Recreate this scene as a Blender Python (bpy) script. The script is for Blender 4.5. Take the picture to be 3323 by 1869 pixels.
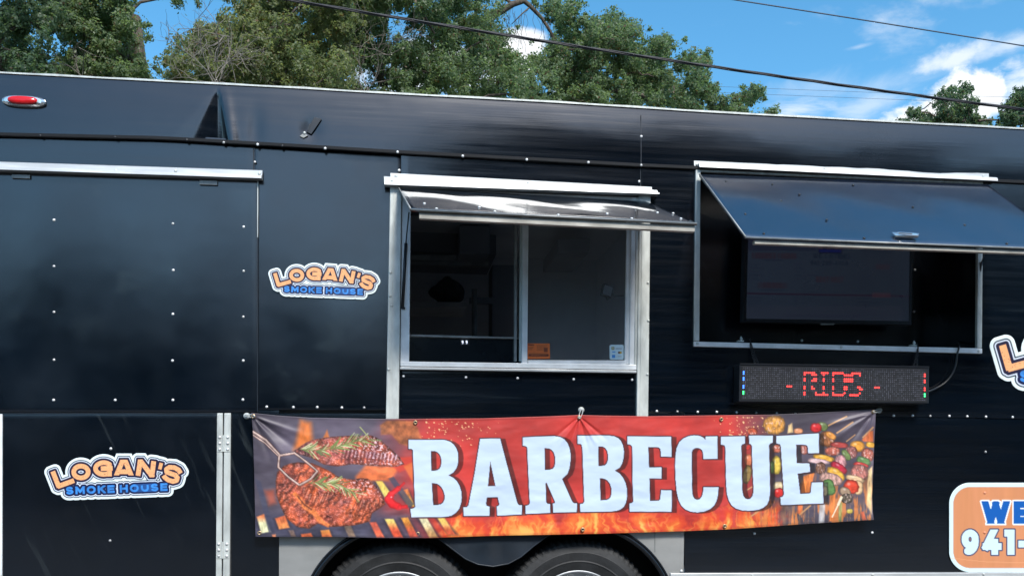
import bpy, bmesh, math, random
import numpy as np
from mathutils import Vector, Matrix

# ------------------------------------------------------------------ scene, camera, light
for o in list(bpy.data.objects):
    bpy.data.objects.remove(o)
SC = bpy.context.scene
COL = SC.collection
W, H = 3323.0, 1869.0            # the frame in the photograph's own pixels
FOC, VH = 2960.0, 1510.0         # focal length and eye-level row in those pixels
CAM = np.array([0.0, -4.4, 1.07])
YAW, ROLL = math.radians(7.1), math.radians(0.30)
_F = np.array([math.sin(YAW), math.cos(YAW), 0.0])
_R0 = np.array([math.cos(YAW), -math.sin(YAW), 0.0])
_U0 = np.array([0.0, 0.0, 1.0])
_R = _R0*math.cos(ROLL) + _U0*math.sin(ROLL)
_U = _U0*math.cos(ROLL) - _R0*math.sin(ROLL)

cam = bpy.data.cameras.new('camera')
cam.sensor_width = 36.0
cam.sensor_fit = 'HORIZONTAL'
cam.lens = 36.0*FOC/W
cam.shift_y = (VH - H/2)/W
cam.clip_start, cam.clip_end = 0.05, 6000
camo = bpy.data.objects.new('camera', cam)
M = Matrix.Identity(4)
for i in range(3):
    M[i][0], M[i][1], M[i][2], M[i][3] = _R[i], _U[i], -_F[i], CAM[i]
camo.matrix_world = M
COL.objects.link(camo)
SC.camera = camo

SUN_EL, SUN_AZ = math.radians(47), math.radians(166)     # azimuth from +Y towards +X
wd = bpy.data.worlds.new('World')
SC.world = wd
wd.use_nodes = True
SKY_STRENGTH = 0.132
EXPOSURE = 0.86
sun = bpy.data.lights.new('sun', 'SUN')
sun.energy = 2.5
sun.angle = math.radians(12)      # veiled by thin cloud: soft edges to every shadow
sun.color = (1.0, 0.96, 0.90)
suno = bpy.data.objects.new('sun', sun)
sd = Vector((math.sin(SUN_AZ)*math.cos(SUN_EL), math.cos(SUN_AZ)*math.cos(SUN_EL), math.sin(SUN_EL)))
suno.rotation_euler = sd.to_track_quat('Z', 'Y').to_euler()
suno.location = (0, 0, 30)
COL.objects.link(suno)
SC.view_settings.view_transform = 'Standard'
SC.view_settings.look = 'None'
SC.view_settings.exposure = EXPOSURE
SC.view_settings.gamma = 1.0
SC.view_settings.use_curve_mapping = False
SC.render.engine = 'CYCLES'
SC.cycles.max_bounces = 8
SC.cycles.transparent_max_bounces = 12
SC.cycles.use_denoising = True
SC.cycles.caustics_reflective = False
SC.cycles.caustics_refractive = False


def ray(u, v):
    ix = (u - W/2)/FOC
    iy = (H/2 - v)/FOC + (VH - H/2)/FOC
    return _F + _R*ix + _U*iy


def P(u, v, y=0.0):
    """point of the picture (u, v) on the vertical plane at depth y"""
    d = ray(u, v)
    t = (y - CAM[1])/d[1]
    return CAM + d*t


def PA(U, V, y=0.0):
    """the same for arrays; y scalar or array"""
    U = np.asarray(U, float); V = np.asarray(V, float)
    ix = (U - W/2)/FOC
    iy = (VH - V)/FOC
    d = _F[None, :] + ix.reshape(-1, 1)*_R[None, :] + iy.reshape(-1, 1)*_U[None, :]
    yy = np.broadcast_to(np.asarray(y, float), U.shape).reshape(-1)
    t = (yy - CAM[1])/d[:, 1]
    return CAM[None, :] + d*t[:, None]


# ------------------------------------------------------------------ sky
def build_sky():
    nt = wd.node_tree
    nt.nodes.clear()
    N, L = nt.nodes.new, nt.links.new
    out = N('ShaderNodeOutputWorld')
    bg = N('ShaderNodeBackground')
    bg.inputs['Strength'].default_value = SKY_STRENGTH
    sky = N('ShaderNodeTexSky')
    sky.sky_type = 'NISHITA'
    sky.sun_disc = False
    sky.sun_elevation = SUN_EL
    sky.sun_rotation = SUN_AZ
    sky.air_density = 1.0
    sky.dust_density = 0.9
    sky.ozone_density = 2.0
    hsv = N('ShaderNodeHueSaturation')
    hsv.inputs['Saturation'].default_value = 1.30
    hsv.inputs['Value'].default_value = 1.0
    hsv.inputs['Hue'].default_value = 0.486
    L(sky.outputs[0], hsv.inputs['Color'])
    tc = N('ShaderNodeTexCoord')

    def math_(op, a, b=None, c=None):
        n = N('ShaderNodeMath'); n.operation = op
        for i, x in enumerate((a, b, c)):
            if x is None: continue
            if isinstance(x, (int, float)): n.inputs[i].default_value = x
            else: L(x, n.inputs[i])
        return n.outputs[0]

    def dot(vec):
        n = N('ShaderNodeVectorMath'); n.operation = 'DOT_PRODUCT'
        L(tc.outputs['Generated'], n.inputs[0]); n.inputs[1].default_value = tuple(vec)
        return n.outputs['Value']

    def noise(scale, detail, stretch=(1, 1, 1), rough=0.55, dist=0.0):
        mp = N('ShaderNodeMapping'); mp.inputs['Scale'].default_value = stretch
        L(tc.outputs['Generated'], mp.inputs[0])
        n = N('ShaderNodeTexNoise')
        n.inputs['Scale'].default_value = scale; n.inputs['Detail'].default_value = detail
        n.inputs['Roughness'].default_value = rough; n.inputs['Distortion'].default_value = dist
        L(mp.outputs[0], n.inputs['Vector'])
        return n.outputs['Fac']
    wisp = noise(11, 8, (1, 1, 2.6), 0.6, 0.6)
    puff = noise(16, 9, (1, 1, 1.2), 0.62, 0.3)
    # scattered cloud everywhere in the sky
    field = noise(3.2, 9, (1, 1, 2.4), 0.58, 0.3)
    ramp = N('ShaderNodeMapRange'); ramp.interpolation_type = 'SMOOTHSTEP'
    ramp.inputs['From Min'].default_value = 0.63; ramp.inputs['From Max'].default_value = 0.82
    L(field, ramp.inputs['Value'])
    total = math_('MULTIPLY', ramp.outputs[0], 0.75)
    # the clouds of the photograph: (u, v, half width, half height, tilt, noise, edge, opacity)
    blobs = [(3110, 190, 230, 36, -0.17, puff, 0.7, 0.75), (3290, 140, 150, 32, -0.1, wisp, 0.7, 0.55),
             (3130, 345, 130, 110, 0.0, puff, 0.35, 1.0), (3030, 400, 170, 60, 0, puff, 0.4, 1.0),
             (3330, 300, 90, 110, 0.2, wisp, 0.5, 0.75),
             (2560, 365, 190, 50, -0.15, wisp, 0.7, 0.7), (2830, 340, 170, 75, -0.3, wisp, 0.8, 0.45),
             (2760, 290, 330, 70, 0.0, wisp, 0.9, 0.35),
             (1700, 200, 90, 95, 0.4, puff, 0.4, 1.0), (1840, 320, 120, 60, 0, puff, 0.4, 1.0),
             (1420, 250, 230, 110, 0, puff, 0.5, 0.9), (2790, 152, 45, 9, -0.1, wisp, 0.8, 0.3)]
    for (u, v, hw, hh, tl, nz, edge, op) in blobs:
        c = ray(u, v); c = c/np.linalg.norm(c)
        right = np.cross(c, _U0); right /= np.linalg.norm(right)
        up = np.cross(right, c)
        a_ = math.cos(tl)*right - math.sin(tl)*up
        b_ = math.sin(tl)*right + math.cos(tl)*up
        k = FOC
        da = math_('MULTIPLY', dot(a_), k/hw)
        db = math_('MULTIPLY', dot(b_), k/hh)
        r2 = math_('ADD', math_('MULTIPLY', da, da), math_('MULTIPLY', db, db))
        r = math_('SQRT', r2)
        front = math_('GREATER_THAN', dot(c), 0.3)
        e = math_('ADD', math_('SUBTRACT', 1.0, r), math_('MULTIPLY', math_('SUBTRACT', nz, 0.5), 3.2))
        mr = N('ShaderNodeMapRange'); mr.interpolation_type = 'SMOOTHSTEP'
        mr.inputs['From Min'].default_value = 0.0; mr.inputs['From Max'].default_value = edge*1.5
        L(e, mr.inputs['Value'])
        m = math_('MULTIPLY', math_('MULTIPLY', mr.outputs[0], front), op)
        total = math_('MAXIMUM', total, m)
    mix = N('ShaderNodeMix'); mix.data_type = 'RGBA'
    L(total, mix.inputs['Factor'])
    L(hsv.outputs[0], mix.inputs[6])
    mix.inputs[7].default_value = (4.6, 4.75, 4.9, 1)
    L(mix.outputs[2], bg.inputs['Color'])
    L(bg.outputs[0], out.inputs[0])


build_sky()


# ------------------------------------------------------------------ materials
def lin(c):
    c = np.asarray(c, float)/255.0
    return np.where(c <= 0.04045, c/12.92, ((c + 0.055)/1.055)**2.4)


WHITE_REF = lin((222, 220, 225))     # white reference less blue than the shade, so prints keep its skylight tint


def alb(c, white=0.76):
    """surface colour of a print, skylight blue left in, from its colour in the photograph's shade"""
    return np.clip(lin(c)/WHITE_REF*white, 0.0, 0.9)


MATS = {}


def mat(name, base=(0.5, 0.5, 0.5), rough=0.5, metal=0.0, ior=1.5, noise=None, bump=None, rvar=None, streak=None,
        coat=0.0, attr=None, spec=None):
    """noise=(scale, amount, stretch), bump=(scale, strength, stretch, distance), rvar=(scale, amount, stretch)"""
    if name in MATS: return MATS[name]
    m = bpy.data.materials.new(name); m.use_nodes = True
    nt = m.node_tree; N, L = nt.nodes.new, nt.links.new
    b = nt.nodes['Principled BSDF']
    b.inputs['Base Color'].default_value = (*base, 1)
    b.inputs['Roughness'].default_value = rough
    b.inputs['Metallic'].default_value = metal
    b.inputs['IOR'].default_value = ior
    if spec is not None: b.inputs['Specular IOR Level'].default_value = spec
    b.inputs['Coat Weight'].default_value = coat
    tc = N('ShaderNodeTexCoord')

    def nz(scale, stretch, detail=5, rough=0.55, rot=0.0):
        src = tc.outputs['Object']
        if rot:
            m0 = N('ShaderNodeMapping'); m0.inputs['Rotation'].default_value = (0, rot, 0)
            L(src, m0.inputs[0]); src = m0.outputs[0]
        mp = N('ShaderNodeMapping'); mp.inputs['Scale'].default_value = stretch
        L(src, mp.inputs[0])
        n = N('ShaderNodeTexNoise'); n.inputs['Scale'].default_value = scale; n.inputs['Detail'].default_value = detail
        n.inputs['Roughness'].default_value = rough
        L(mp.outputs[0], n.inputs['Vector'])
        return n.outputs['Fac']
    col = None
    if attr:
        a = N('ShaderNodeAttribute'); a.attribute_name = attr
        col = a.outputs['Color']
    if noise:
        s, am, st = noise
        r = N('ShaderNodeMapRange')
        r.inputs['From Min'].default_value = 0.3; r.inputs['From Max'].default_value = 0.7
        r.inputs['To Min'].default_value = 1 - am; r.inputs['To Max'].default_value = 1 + am
        L(nz(s, st), r.inputs['Value'])
        mx = N('ShaderNodeMix'); mx.data_type = 'RGBA'; mx.blend_type = 'MULTIPLY'
        mx.inputs['Factor'].default_value = 1.0
        if col is not None: L(col, mx.inputs[6])
        else: mx.inputs[6].default_value = (*base, 1)
        L(r.outputs[0], mx.inputs[7])
        col = mx.outputs[2]
    if streak:
        # thin pale scuffs: (scale, stretch, threshold, colour)
        s, st, th, sc = streak[:4]; rot = streak[4] if len(streak) > 4 else 0.0
        r = N('ShaderNodeMapRange'); r.interpolation_type = 'SMOOTHSTEP'
        r.inputs['From Min'].default_value = th; r.inputs['From Max'].default_value = th + 0.09
        L(nz(s, st, 3, rot=rot), r.inputs['Value'])
        r2 = N('ShaderNodeMapRange'); r2.interpolation_type = 'SMOOTHSTEP'
        r2.inputs['From Min'].default_value = 0.45; r2.inputs['From Max'].default_value = 0.62
        L(nz(1.3, (1, 1, 1), 3), r2.inputs['Value'])
        mu = N('ShaderNodeMath'); mu.operation = 'MULTIPLY'
        L(r.outputs[0], mu.inputs[0]); L(r2.outputs[0], mu.inputs[1])
        mx = N('ShaderNodeMix'); mx.data_type = 'RGBA'
        L(mu.outputs[0], mx.inputs['Factor'])
        if col is not None: L(col, mx.inputs[6])
        else: mx.inputs[6].default_value = (*base, 1)
        mx.inputs[7].default_value = (*sc, 1)
        col = mx.outputs[2]
    if col is not None: L(col, b.inputs['Base Color'])
    if rvar:
        s, am, st = rvar
        r = N('ShaderNodeMapRange')
        r.inputs['From Min'].default_value = 0.3; r.inputs['From Max'].default_value = 0.7
        r.inputs['To Min'].default_value = max(0.02, rough - am); r.inputs['To Max'].default_value = rough + am
        L(nz(s, st), r.inputs['Value']); L(r.outputs[0], b.inputs['Roughness'])
    if bump:
        last = None
        for (s, strg, st, dist) in (bump if isinstance(bump, list) else [bump]):
            bp = N('ShaderNodeBump'); bp.inputs['Strength'].default_value = strg; bp.inputs['Distance'].default_value = dist
            L(nz(s, st, 3), bp.inputs['Height'])
            if last: L(last, bp.inputs['Normal'])
            last = bp.outputs[0]
        L(last, b.inputs['Normal'])
    MATS[name] = m
    return m


m_black = mat('black_trailer_paint', (0.0010, 0.0031, 0.0068), 0.165, ior=1.82,
              rvar=(3.0, 0.05, (0.5, 1, 14)), noise=(2.0, 0.35, (0.6, 1, 6)),
              streak=(2.1, (0.35, 1, 30), 0.64, (0.011, 0.017, 0.022)),
              bump=[(1.6, 0.07, (1, 1, 1), 0.05), (9.0, 0.02, (0.25, 1, 14), 0.01)])
m_black2 = mat('black_panel_dusty', (0.0010, 0.0030, 0.0066), 0.2, ior=1.75,
               rvar=(2.0, 0.08, (1, 1, 1)), noise=(1.5, 0.4, (1, 1, 1)),
               streak=(4.0, (5.0, 1, 0.45), 0.57, (0.020, 0.026, 0.030), 0.42),
               bump=[(1.4, 0.10, (1, 1, 1), 0.05)])
m_black3 = mat('black_smooth_paint', (0.0010, 0.0031, 0.0068), 0.19, ior=1.82, rvar=(2.2, 0.07, (1, 1, 1)), noise=(2.0, 0.35, (1, 1, 1)),
               streak=(3.4, (1, 1, 1.3), 0.55, (0.009, 0.014, 0.018)),
               bump=[(1.5, 0.07, (1, 1, 1), 0.05), (5.0, 0.012, (1, 1, 1), 0.02)])
m_gap = mat('black_rubber_gap', (0.004, 0.005, 0.007), 0.6, noise=(20, 0.3, (1, 1, 1)))
m_alu = mat('aluminium_rail', (0.56, 0.58, 0.58), 0.42, 0.3, noise=(14, 0.16, (0.4, 1, 3)), rvar=(30, 0.1, (0.15, 1, 4)),
            bump=(25, 0.08, (0.2, 1, 2), 0.01))
m_galv = mat('galvanised_post', (0.56, 0.59, 0.56), 0.45, 0.2, noise=(9, 0.22, (3, 1, 1)), rvar=(12, 0.12, (1, 1, 0.3)),
             bump=(14, 0.12, (2, 1, 0.6), 0.01))
m_frame = mat('window_frame_metal', (0.82, 0.84, 0.84), 0.4, 0.05, noise=(10, 0.13, (1, 1, 1)), rvar=(20, 0.1, (1, 1, 1)))
m_dull = mat('dull_grey_steel', (0.30, 0.31, 0.30), 0.5, 0.5, noise=(18, 0.25, (1, 1, 1)))
m_fender = mat('fender_aluminium', (0.45, 0.45, 0.43), 0.40, 0.55, noise=(4, 0.15, (1, 1, 2)), bump=(3, 0.15, (1, 1, 1), 0.03))
m_rivet = mat('rivet_head', (0.78, 0.79, 0.78), 0.35, 0.35, noise=(60, 0.1, (1, 1, 1)))
m_lip = mat('beige_foam_strip', (0.42, 0.40, 0.35), 0.7, noise=(16, 0.35, (0.5, 1, 1)))
m_rubber = mat('tyre_rubber', (0.022, 0.023, 0.024), 0.68, noise=(9, 0.6, (1, 1, 1)), bump=(60, 0.15, (1, 1, 1), 0.01))
m_rim = mat('silver_wheel_rim', (0.40, 0.42, 0.44), 0.45, 0.6, noise=(12, 0.1, (1, 1, 1)))
m_skirt = mat('blue_black_skirt', (0.010, 0.017, 0.026), 0.45, noise=(7, 0.35, (1, 1, 1)), rvar=(9, 0.12, (1, 1, 1)))
m_arch = mat('black_arch_trim', (0.008, 0.009, 0.011), 0.22, noise=(20, 0.2, (1, 1, 1)))
m_plastic = mat('black_plastic', (0.010, 0.012, 0.016), 0.38, noise=(30, 0.15, (1, 1, 1)))
m_red = mat('red_lens', (0.62, 0.012, 0.015), 0.15, noise=(40, 0.15, (1, 1, 1)), bump=(90, 0.2, (1, 1, 1), 0.004))
m_chrome = mat('chrome_bezel', (0.80, 0.80, 0.78), 0.16, 0.9, noise=(20, 0.06, (1, 1, 1)))
m_brass = mat('brass_grommet', (0.62, 0.44, 0.26), 0.35, 0.8, noise=(50, 0.15, (1, 1, 1)))
m_print = mat('vinyl_print', attr='print', rough=0.42)
m_banner = mat('banner_print', attr='print', rough=0.48, bump=[(2.5, 0.10, (0.7, 1, 2.2), 0.03)])
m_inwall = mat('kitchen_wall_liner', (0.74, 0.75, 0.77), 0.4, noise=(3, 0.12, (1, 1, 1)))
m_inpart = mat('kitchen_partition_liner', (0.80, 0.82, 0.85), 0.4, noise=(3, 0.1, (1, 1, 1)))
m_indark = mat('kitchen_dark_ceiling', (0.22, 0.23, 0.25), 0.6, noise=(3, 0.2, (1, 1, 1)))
m_steel = mat('kitchen_steel', (0.45, 0.46, 0.46), 0.4, 0.7, noise=(6, 0.2, (1, 1, 1)))
m_bag = mat('dark_cloth', (0.05, 0.053, 0.06), 0.85, noise=(20, 0.4, (1, 1, 1)))
m_wood = mat('bark', (0.085, 0.068, 0.052), 0.9, noise=(9, 0.45, (1, 1, 0.3)), bump=(20, 0.6, (1, 1, 0.3), 0.05))
m_twig = mat('dead_grey_wood', (0.20, 0.175, 0.150), 0.9, noise=(8, 0.35, (1, 1, 1)))
m_wire = mat('cable_sheath', (0.012, 0.012, 0.016), 0.5, noise=(15, 0.3, (1, 1, 1)))
m_wire2 = mat('bare_weathered_wire', (0.05, 0.07, 0.10), 0.5, noise=(3, 0.2, (1, 1, 1)))
m_ground = mat('worn_asphalt', (0.095, 0.095, 0.092), 0.9, noise=(30, 0.35, (1, 1, 1)), bump=(120, 0.4, (1, 1, 1), 0.01))
m_roof = mat('white_roof_skin', (0.6, 0.6, 0.58), 0.5, noise=(2, 0.1, (1, 1, 1)))


def leaf_mat(name, c1, c2, c3, trans=0.58):
    m = bpy.data.materials.new(name); m.use_nodes = True
    nt = m.node_tree; N, L = nt.nodes.new, nt.links.new
    nt.nodes.clear()
    out = N('ShaderNodeOutputMaterial')
    geo = N('ShaderNodeNewGeometry')
    tc = N('ShaderNodeTexCoord')
    n = N('ShaderNodeTexNoise'); n.inputs['Scale'].default_value = 0.55; n.inputs['Detail'].default_value = 3
    L(tc.outputs['Object'], n.inputs['Vector'])
    rm = N('ShaderNodeMapRange'); rm.inputs['From Min'].default_value = 0.35; rm.inputs['From Max'].default_value = 0.65
    L(n.outputs['Fac'], rm.inputs['Value'])
    mx = N('ShaderNodeMix'); mx.data_type = 'RGBA'
    mx.inputs[6].default_value = (*c1, 1); mx.inputs[7].default_value = (*c2, 1)
    ad = N('ShaderNodeMath'); ad.operation = 'MULTIPLY_ADD'
    L(geo.outputs['Random Per Island'], ad.inputs[0]); ad.inputs[1].default_value = 0.5
    mu = N('ShaderNodeMath'); mu.operation = 'MULTIPLY'; mu.inputs[1].default_value = 0.5
    L(rm.outputs[0], mu.inputs[0]); L(mu.outputs[0], ad.inputs[2])
    L(ad.outputs[0], mx.inputs['Factor'])
    gt = N('ShaderNodeMath'); gt.operation = 'GREATER_THAN'; gt.inputs[1].default_value = 0.955
    L(geo.outputs['Random Per Island'], gt.inputs[0])
    mx2 = N('ShaderNodeMix'); mx2.data_type = 'RGBA'
    L(gt.outputs[0], mx2.inputs['Factor']); L(mx.outputs[2], mx2.inputs[6]); mx2.inputs[7].default_value = (*c3, 1)
    pr = N('ShaderNodeBsdfPrincipled'); pr.inputs['Roughness'].default_value = 0.45
    L(mx2.outputs[2], pr.inputs['Base Color'])
    tr = N('ShaderNodeBsdfTranslucent')
    br = N('ShaderNodeMix'); br.data_type = 'RGBA'; br.blend_type = 'MULTIPLY'; br.inputs['Factor'].default_value = 1
    L(mx2.outputs[2], br.inputs[6]); br.inputs[7].default_value = (1.3, 1.4, 0.85, 1)
    L(br.outputs[2], tr.inputs['Color'])
    ms = N('ShaderNodeMixShader'); ms.inputs[0].default_value = trans
    L(pr.outputs[0], ms.inputs[1]); L(tr.outputs[0], ms.inputs[2])
    L(ms.outputs[0], out.inputs[0])
    return m


m_leaf_olive = leaf_mat('oak_leaf_olive', (0.180, 0.225, 0.112), (0.275, 0.285, 0.140), (0.18, 0.11, 0.045))
m_leaf_green = leaf_mat('oak_leaf_green', (0.138, 0.205, 0.118), (0.215, 0.280, 0.150), (0.16, 0.10, 0.05))
m_leaf_dark = leaf_mat('oak_leaf_dark', (0.095, 0.158, 0.100), (0.155, 0.212, 0.122), (0.12, 0.085, 0.05))


m_leaf_wood = leaf_mat('wood_leaf_shaded', (0.010, 0.020, 0.014), (0.018, 0.030, 0.018), (0.02, 0.03, 0.02), 0.12)  # shade of the wood put into the leaf colour, for dark reflections


def glass_mat():
    m = bpy.data.materials.new('window_glass'); m.use_nodes = True
    nt = m.node_tree; N, L = nt.nodes.new, nt.links.new
    nt.nodes.clear()
    out = N('ShaderNodeOutputMaterial')
    t = N('ShaderNodeBsdfTransparent'); t.inputs[0].default_value = (0.88, 0.90, 0.90, 1)
    g = N('ShaderNodeBsdfGlossy'); g.inputs['Roughness'].default_value = 0.03
    lw = N('ShaderNodeFresnel'); lw.inputs['IOR'].default_value = 1.5
    d = N('ShaderNodeBsdfDiffuse'); d.inputs[0].default_value = (0.5, 0.52, 0.54, 1)  # grey veil added to lighten the pane, in place of a lit interior
    tc = N('ShaderNodeTexCoord')
    n = N('ShaderNodeTexNoise'); n.inputs['Scale'].default_value = 4
    L(tc.outputs['Object'], n.inputs['Vector'])
    r = N('ShaderNodeMapRange'); r.inputs['To Min'].default_value = 0.12; r.inputs['To Max'].default_value = 0.15
    L(n.outputs['Fac'], r.inputs['Value'])
    m1 = N('ShaderNodeMixShader'); L(lw.outputs[0], m1.inputs[0]); L(t.outputs[0], m1.inputs[1]); L(g.outputs[0], m1.inputs[2])
    m2 = N('ShaderNodeMixShader'); L(r.outputs[0], m2.inputs[0]); L(m1.outputs[0], m2.inputs[1]); L(d.outputs[0], m2.inputs[2])
    L(m2.outputs[0], out.inputs[0])
    return m


m_glass = glass_mat()


def emit_attr_mat(name, strength, rough=0.25):
    m = bpy.data.materials.new(name); m.use_nodes = True
    nt = m.node_tree; b = nt.nodes['Principled BSDF']
    a = nt.nodes.new('ShaderNodeAttribute'); a.attribute_name = 'print'
    nt.links.new(a.outputs['Color'], b.inputs['Emission Color'])
    b.inputs['Emission Strength'].default_value = strength
    b.inputs['Base Color'].default_value = (0.012, 0.013, 0.016, 1)
    b.inputs['Roughness'].default_value = rough
    n = nt.nodes.new('ShaderNodeTexNoise'); n.inputs['Scale'].default_value = 6
    r = nt.nodes.new('ShaderNodeMapRange'); r.inputs['To Min'].default_value = rough*0.7; r.inputs['To Max'].default_value = rough*1.3
    nt.links.new(n.outputs['Fac'], r.inputs['Value']); nt.links.new(r.outputs[0], b.inputs['Roughness'])
    return m


# ------------------------------------------------------------------ object helpers
BASE = {}


def thing(name, label, cat, base=(0, 0, 0), group=None):
    o = bpy.data.objects.new(name, None)
    o.empty_display_size = 0.2
    o.location = base
    o['label'] = label; o['category'] = cat
    if group: o['group'] = group
    COL.objects.link(o)
    BASE[o] = Vector(base)
    return o


def attach(o, parent):
    if parent is not None:
        o.parent = parent
        o.matrix_parent_inverse = Matrix.Translation(-BASE[parent]) if parent in BASE else Matrix.Identity(4)


def mk(name, verts, faces, material, parent=None, smooth=False, label=None, bevel=0, solid=0):
    me = bpy.data.meshes.new(name)
    me.from_pydata([tuple(map(float, v)) for v in verts], [], faces)
    me.update()
    if smooth:
        me.polygons.foreach_set('use_smooth', [True]*len(me.polygons))
    me.materials.append(material)
    o = bpy.data.objects.new(name, me)
    COL.objects.link(o)
    attach(o, parent)
    if label: o['label'] = label
    if solid:
        s = o.modifiers.new('solid', 'SOLIDIFY'); s.thickness = solid; s.offset = -1
    if bevel:
        b = o.modifiers.new('bevel', 'BEVEL'); b.width = bevel; b.segments = 2; b.limit_method = 'ANGLE'
    return o


def tag(o, label, cat, group=None):
    o['label'] = label; o['category'] = cat
    if group: o['group'] = group
    return o


class MB:
    def __init__(s): s.v = []; s.f = []

    def add(s, v, f):
        k = len(s.v); s.v += [tuple(map(float, p)) for p in v]; s.f += [tuple(i + k for i in q) for q in f]

    def hexa(s, p8):
        s.add(p8, [(0, 1, 2, 3), (7, 6, 5, 4), (0, 4, 5, 1), (1, 5, 6, 2), (2, 6, 7, 3), (3, 7, 4, 0)])

    def slab(s, quad, y0, y1):
        """quad: four picture corners (tl, bl, br, tr) on the plane y0, pushed straight back to y1"""
        a = [P(u, v, y0) for (u, v) in quad]
        b = [np.array([p[0], y1, p[2]]) for p in a]
        s.hexa(a + b)

    def box(s, lo, hi):
        (x0, y0, z0), (x1, y1, z1) = lo, hi
        s.hexa([(x0, y0, z1), (x0, y0, z0), (x1, y0, z0), (x1, y0, z1), (x0, y1, z1), (x0, y1, z0), (x1, y1, z0), (x1, y1, z1)])

    def tube(s, pts, rad, n=8, caps=True):
        pts = [np.asarray(p, float) for p in pts]
        rads = rad if isinstance(rad, (list, tuple, np.ndarray)) else [rad]*len(pts)
        k = len(s.v); prev = None
        for i, p in enumerate(pts):
            t = pts[min(i + 1, len(pts) - 1)] - pts[max(i - 1, 0)]
            t = t/(np.linalg.norm(t) + 1e-9)
            if prev is None:
                a = np.cross(t, [0, 0, 1] if abs(t[2]) < 0.9 else [1, 0, 0])
            else:
                a = prev - t*np.dot(prev, t)
            a = a/(np.linalg.norm(a) + 1e-9); prev = a
            b = np.cross(t, a)
            for j in range(n):
                th = 2*math.pi*j/n
                s.v.append(tuple(p + rads[i]*(math.cos(th)*a + math.sin(th)*b)))
        for i in range(len(pts) - 1):
            for j in range(n):
                s.f.append((k + i*n + j, k + i*n + (j + 1) % n, k + (i + 1)*n + (j + 1) % n, k + (i + 1)*n + j))
        if caps:
            s.f.append(tuple(k + j for j in range(n))[::-1])
            s.f.append(tuple(k + (len(pts) - 1)*n + j for j in range(n)))

    def lathe_y(s, c, prof, n=32):
        """profile of (radius, y) about a line through c along Y"""
        k = len(s.v)
        for (r, y) in prof:
            for j in range(n):
                th = 2*math.pi*j/n
                s.v.append((c[0] + r*math.cos(th), c[1] + y, c[2] + r*math.sin(th)))
        for i in range(len(prof) - 1):
            for j in range(n):
                s.f.append((k + i*n + j, k + (i + 1)*n + j, k + (i + 1)*n + (j + 1) % n, k + i*n + (j + 1) % n))

    def make(s, name, material, parent=None, **kw):
        return mk(name, s.v, s.f, material, parent, **kw)


def slab(name, quad, y0, y1, material, parent=None, **kw):
    b = MB(); b.slab(quad, y0, y1)
    return b.make(name, material, parent, **kw)


def rect(u0, v0, u1, v1):
    return [(u0, v0), (u0, v1), (u1, v1), (u1, v0)]


def rail(name, TL, TR, BR, BL, prof, material, parent, n=14, wob=0.0, seed=0, **kw):
    """a bar swept from the left end to the right one; prof = (share of its height from the top, depth y)"""
    rnd = random.Random(seed)
    vs, fs = [], []
    np_ = len(prof)
    for i in range(n + 1):
        s_ = i/n
        top = np.array(TL)*(1 - s_) + np.array(TR)*s_
        bot = np.array(BL)*(1 - s_) + np.array(BR)*s_
        w_ = rnd.uniform(-wob, wob)
        for (t, y) in prof:
            q = top*(1 - t) + bot*t
            p = P(q[0], q[1], 0.0)
            vs.append((p[0], y + w_*(1 if y < -0.005 else 0), p[2]))
    for i in range(n):
        for j in range(np_):
            a, b = i*np_ + j, i*np_ + (j + 1) % np_
            fs.append((a, b, b + np_, a + np_))
    fs.append(tuple(range(np_))[::-1]); fs.append(tuple(n*np_ + j for j in range(np_)))
    return mk(name, vs, fs, material, parent, **kw)


PI = math.pi
rivet_mesh = None


def dome_mesh(name, r, h, n=10, material=None):
    b = MB()
    b.lathe_y((0, 0, 0), [(r, 0.0), (r*0.96, -h*0.45), (r*0.6, -h*0.9), (0.0004, -h)], n)
    me = bpy.data.meshes.new(name)
    me.from_pydata(b.v, [], b.f); me.update()
    me.polygons.foreach_set('use_smooth', [True]*len(me.polygons))
    me.materials.append(material or m_rivet)
    return me


# ------------------------------------------------------------------ value noise for prints
_rng = np.random.RandomState(7)
_LAT = _rng.rand(256, 256)


def vnoise(x, y, seed=0):
    x = x + seed*17.31; y = y + seed*9.77
    xi = np.floor(x).astype(int); yi = np.floor(y).astype(int)
    fx = x - xi; fy = y - yi
    fx = fx*fx*(3 - 2*fx); fy = fy*fy*(3 - 2*fy)
    g = lambda a, b: _LAT[a & 255, b & 255]
    return ((g(xi, yi)*(1 - fx) + g(xi + 1, yi)*fx)*(1 - fy) + (g(xi, yi + 1)*(1 - fx) + g(xi + 1, yi + 1)*fx)*fy)


def fbm(x, y, seed=0, oct=4):
    s, a, t = 0, 0.5, 0
    for i in range(oct):
        s = s + a*vnoise(x*2**i, y*2**i, seed + i*3); t += a; a *= 0.5
    return s/t


def sstep(a, b, x):
    t = np.clip((x - a)/(b - a), 0, 1)
    return t*t*(3 - 2*t)


# ------------------------------------------------------------------ signed distances of strokes, polygons and lettering
def d_seg(X, Y, p, q, hw, ext=0.0):
    """flat-ended bar from p to q"""
    px, py = p; dx, dy = q[0] - p[0], q[1] - p[1]
    L = math.hypot(dx, dy) + 1e-9
    ux, uy = dx/L, dy/L
    a = (X - px)*ux + (Y - py)*uy
    b = -(X - px)*uy + (Y - py)*ux
    qa = np.abs(a - L/2) - (L/2 + ext); qb = np.abs(b) - hw
    return np.hypot(np.maximum(qa, 0), np.maximum(qb, 0)) + np.minimum(np.maximum(qa, qb), 0)


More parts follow.
